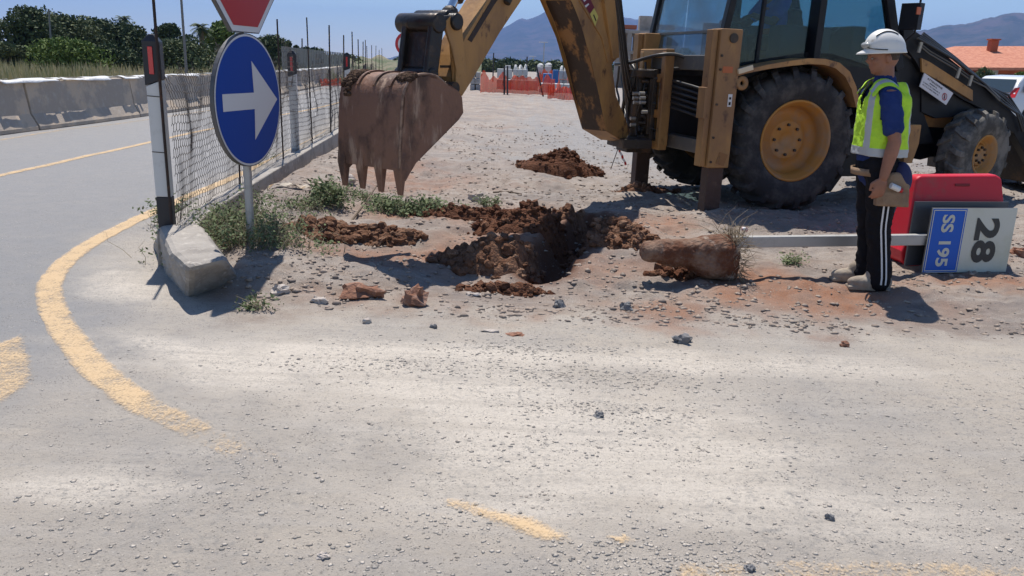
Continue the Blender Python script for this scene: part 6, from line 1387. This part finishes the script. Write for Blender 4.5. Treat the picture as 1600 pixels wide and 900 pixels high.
pole(291, 110, -60, 40, .07, 'tall grey pole behind the fence between post and blue sign', 279); pole(78, 70, 14, 60, .07, 'short dark pole sticking out of the left trees', 76); pole(472, 112, 60, 70, .08, 'thin pole behind the far wire fence')
# grey slatted fence in the distance left of the bucket
b = MB(); root = thing('site_fence', 'grey sheet fence on the bank beyond the road right of the blue sign', 'fence', atd(460, 110, 60))
for k in range(40):
    p = atd(442+k*2.6, 108+k*.12, 62+k*.3); b.box((p.x, p.y, p.z+.75), (.10, .05, 1.7))
b.build('slat_panel', mat('grey slats', (.26, .26, .25), .8), root)
# site bank behind the posts
b = MB(); V = []; n = 60
for i in range(n+1):
    px = 440+i*5.2; D = 85
    for k in range(4): p = atd(px, 118, D+k*9); zt2 = (0, 1.1, 1.6, 0)[k]*(1+.7*mnoise.noise(Vector((i*.22, k, 3)))); V.append((p.x, p.y, zt2+(0 if k else -.1)))
b.add(V, [(i*4+k, (i+1)*4+k, (i+1)*4+k+1, i*4+k+1) for i in range(n) for k in range(3)], 0, True); b.build('earth_bank', mat('bank earth', (.16, .145, .095), .95, var=((.07, .09, .04), .35, .45, .6), bump=(2, 1)), kind='structure')

# ------------------------------------------------------------------ mountains
def range_(L_, D, name, m_, seed):
    xs = [p[0] for p in L_]; b = MB(); V = []; n = 160; K = 12
    for i in range(n+1):
        px = xs[0]+(xs[-1]-xs[0])*i/n; py = float(np.interp(px, xs, [p[1] for p in L_])); tp = atd(px, py, D); d = Vector((tp.x, tp.y, 0)).normalized()
        for k in range(K+1):
            t = k/K; dist = -D*.28*(1-t); z = tp.z*t**1.25*(1+.16*math.sin(math.pi*t)*mnoise.noise(Vector((i*.11, t*3, seed)))+.10*math.sin(math.pi*t)*mnoise.noise(Vector((i*.3, t*7, seed))))+(8*mnoise.noise(Vector((i*.9, 0, seed))) if k == K else 0); sh_ = 40*mnoise.noise(Vector((i*.2, t*4, seed+2))); V.append((tp.x+d.x*(dist+sh_), tp.y+d.y*(dist+sh_), z-(20 if k == 0 else 0)))
        V.append((tp.x+d.x*D*.1, tp.y+d.y*D*.1, -20))
    K1 = K+2
    b.add(V, [(i*K1+k, (i+1)*K1+k, (i+1)*K1+k+1, i*K1+k+1) for i in range(n) for k in range(K1-1)], 0, True); b.build(name, m_, kind='structure')
MT = mat('scrub mountain', (.050, .055, .038), .95, var=((.085, .072, .06), .004, .42, .6), var2=((.032, .042, .026), .012, .45, .6), spec=.1)
range_([(300, 95), (480, 96), (560, 95), (600, 92), (640, 84), (690, 70), (720, 62), (760, 52), (790, 42), (803, 35), (813, 28), (824, 30), (835, 28), (851, 19), (861, 19), (900, 24), (960, 25), (976, 27), (1000, 31), (1013, 35), (1027, 36), (1045, 41), (1060, 41), (1150, 55), (1250, 72), (1350, 92), (1430, 112)], 7000, 'mountain', MT, 3)
range_([(1180, 112), (1280, 86), (1350, 68), (1400, 55), (1436, 48), (1455, 45), (1473, 40), (1512, 37), (1520, 35), (1537, 30), (1563, 24), (1582, 20), (1600, 20), (1680, 26), (1760, 50), (1900, 90), (2100, 130)], 4800, 'mountain', MT, 8)

# ------------------------------------------------------------------ haze
HZ = bpy.data.materials.new('haze air'); HZ.use_nodes = True; t = HZ.node_tree; t.nodes.clear(); o_ = t.nodes.new('ShaderNodeOutputMaterial'); pv = t.nodes.new('ShaderNodeVolumePrincipled'); pv.inputs['Color'].default_value = (.26, .46, 1.0, 1); pv.inputs['Density'].default_value = 1.15e-4; pv.inputs['Anisotropy'].default_value = 0.0
t.links.new(pv.outputs[0], o_.inputs['Volume']); HZ.cycles.homogeneous_volume = True if hasattr(HZ.cycles, 'homogeneous_volume') else None
b = MB(); b.box((0, 4950, 283), (22000, 12100, 620+48)); b.build('haze', HZ, label='pale blue air haze over the whole view', cat='haze', kind='stuff')
sc.cycles.volume_bounces = 0; sc.cycles.transparent_max_bounces = 16
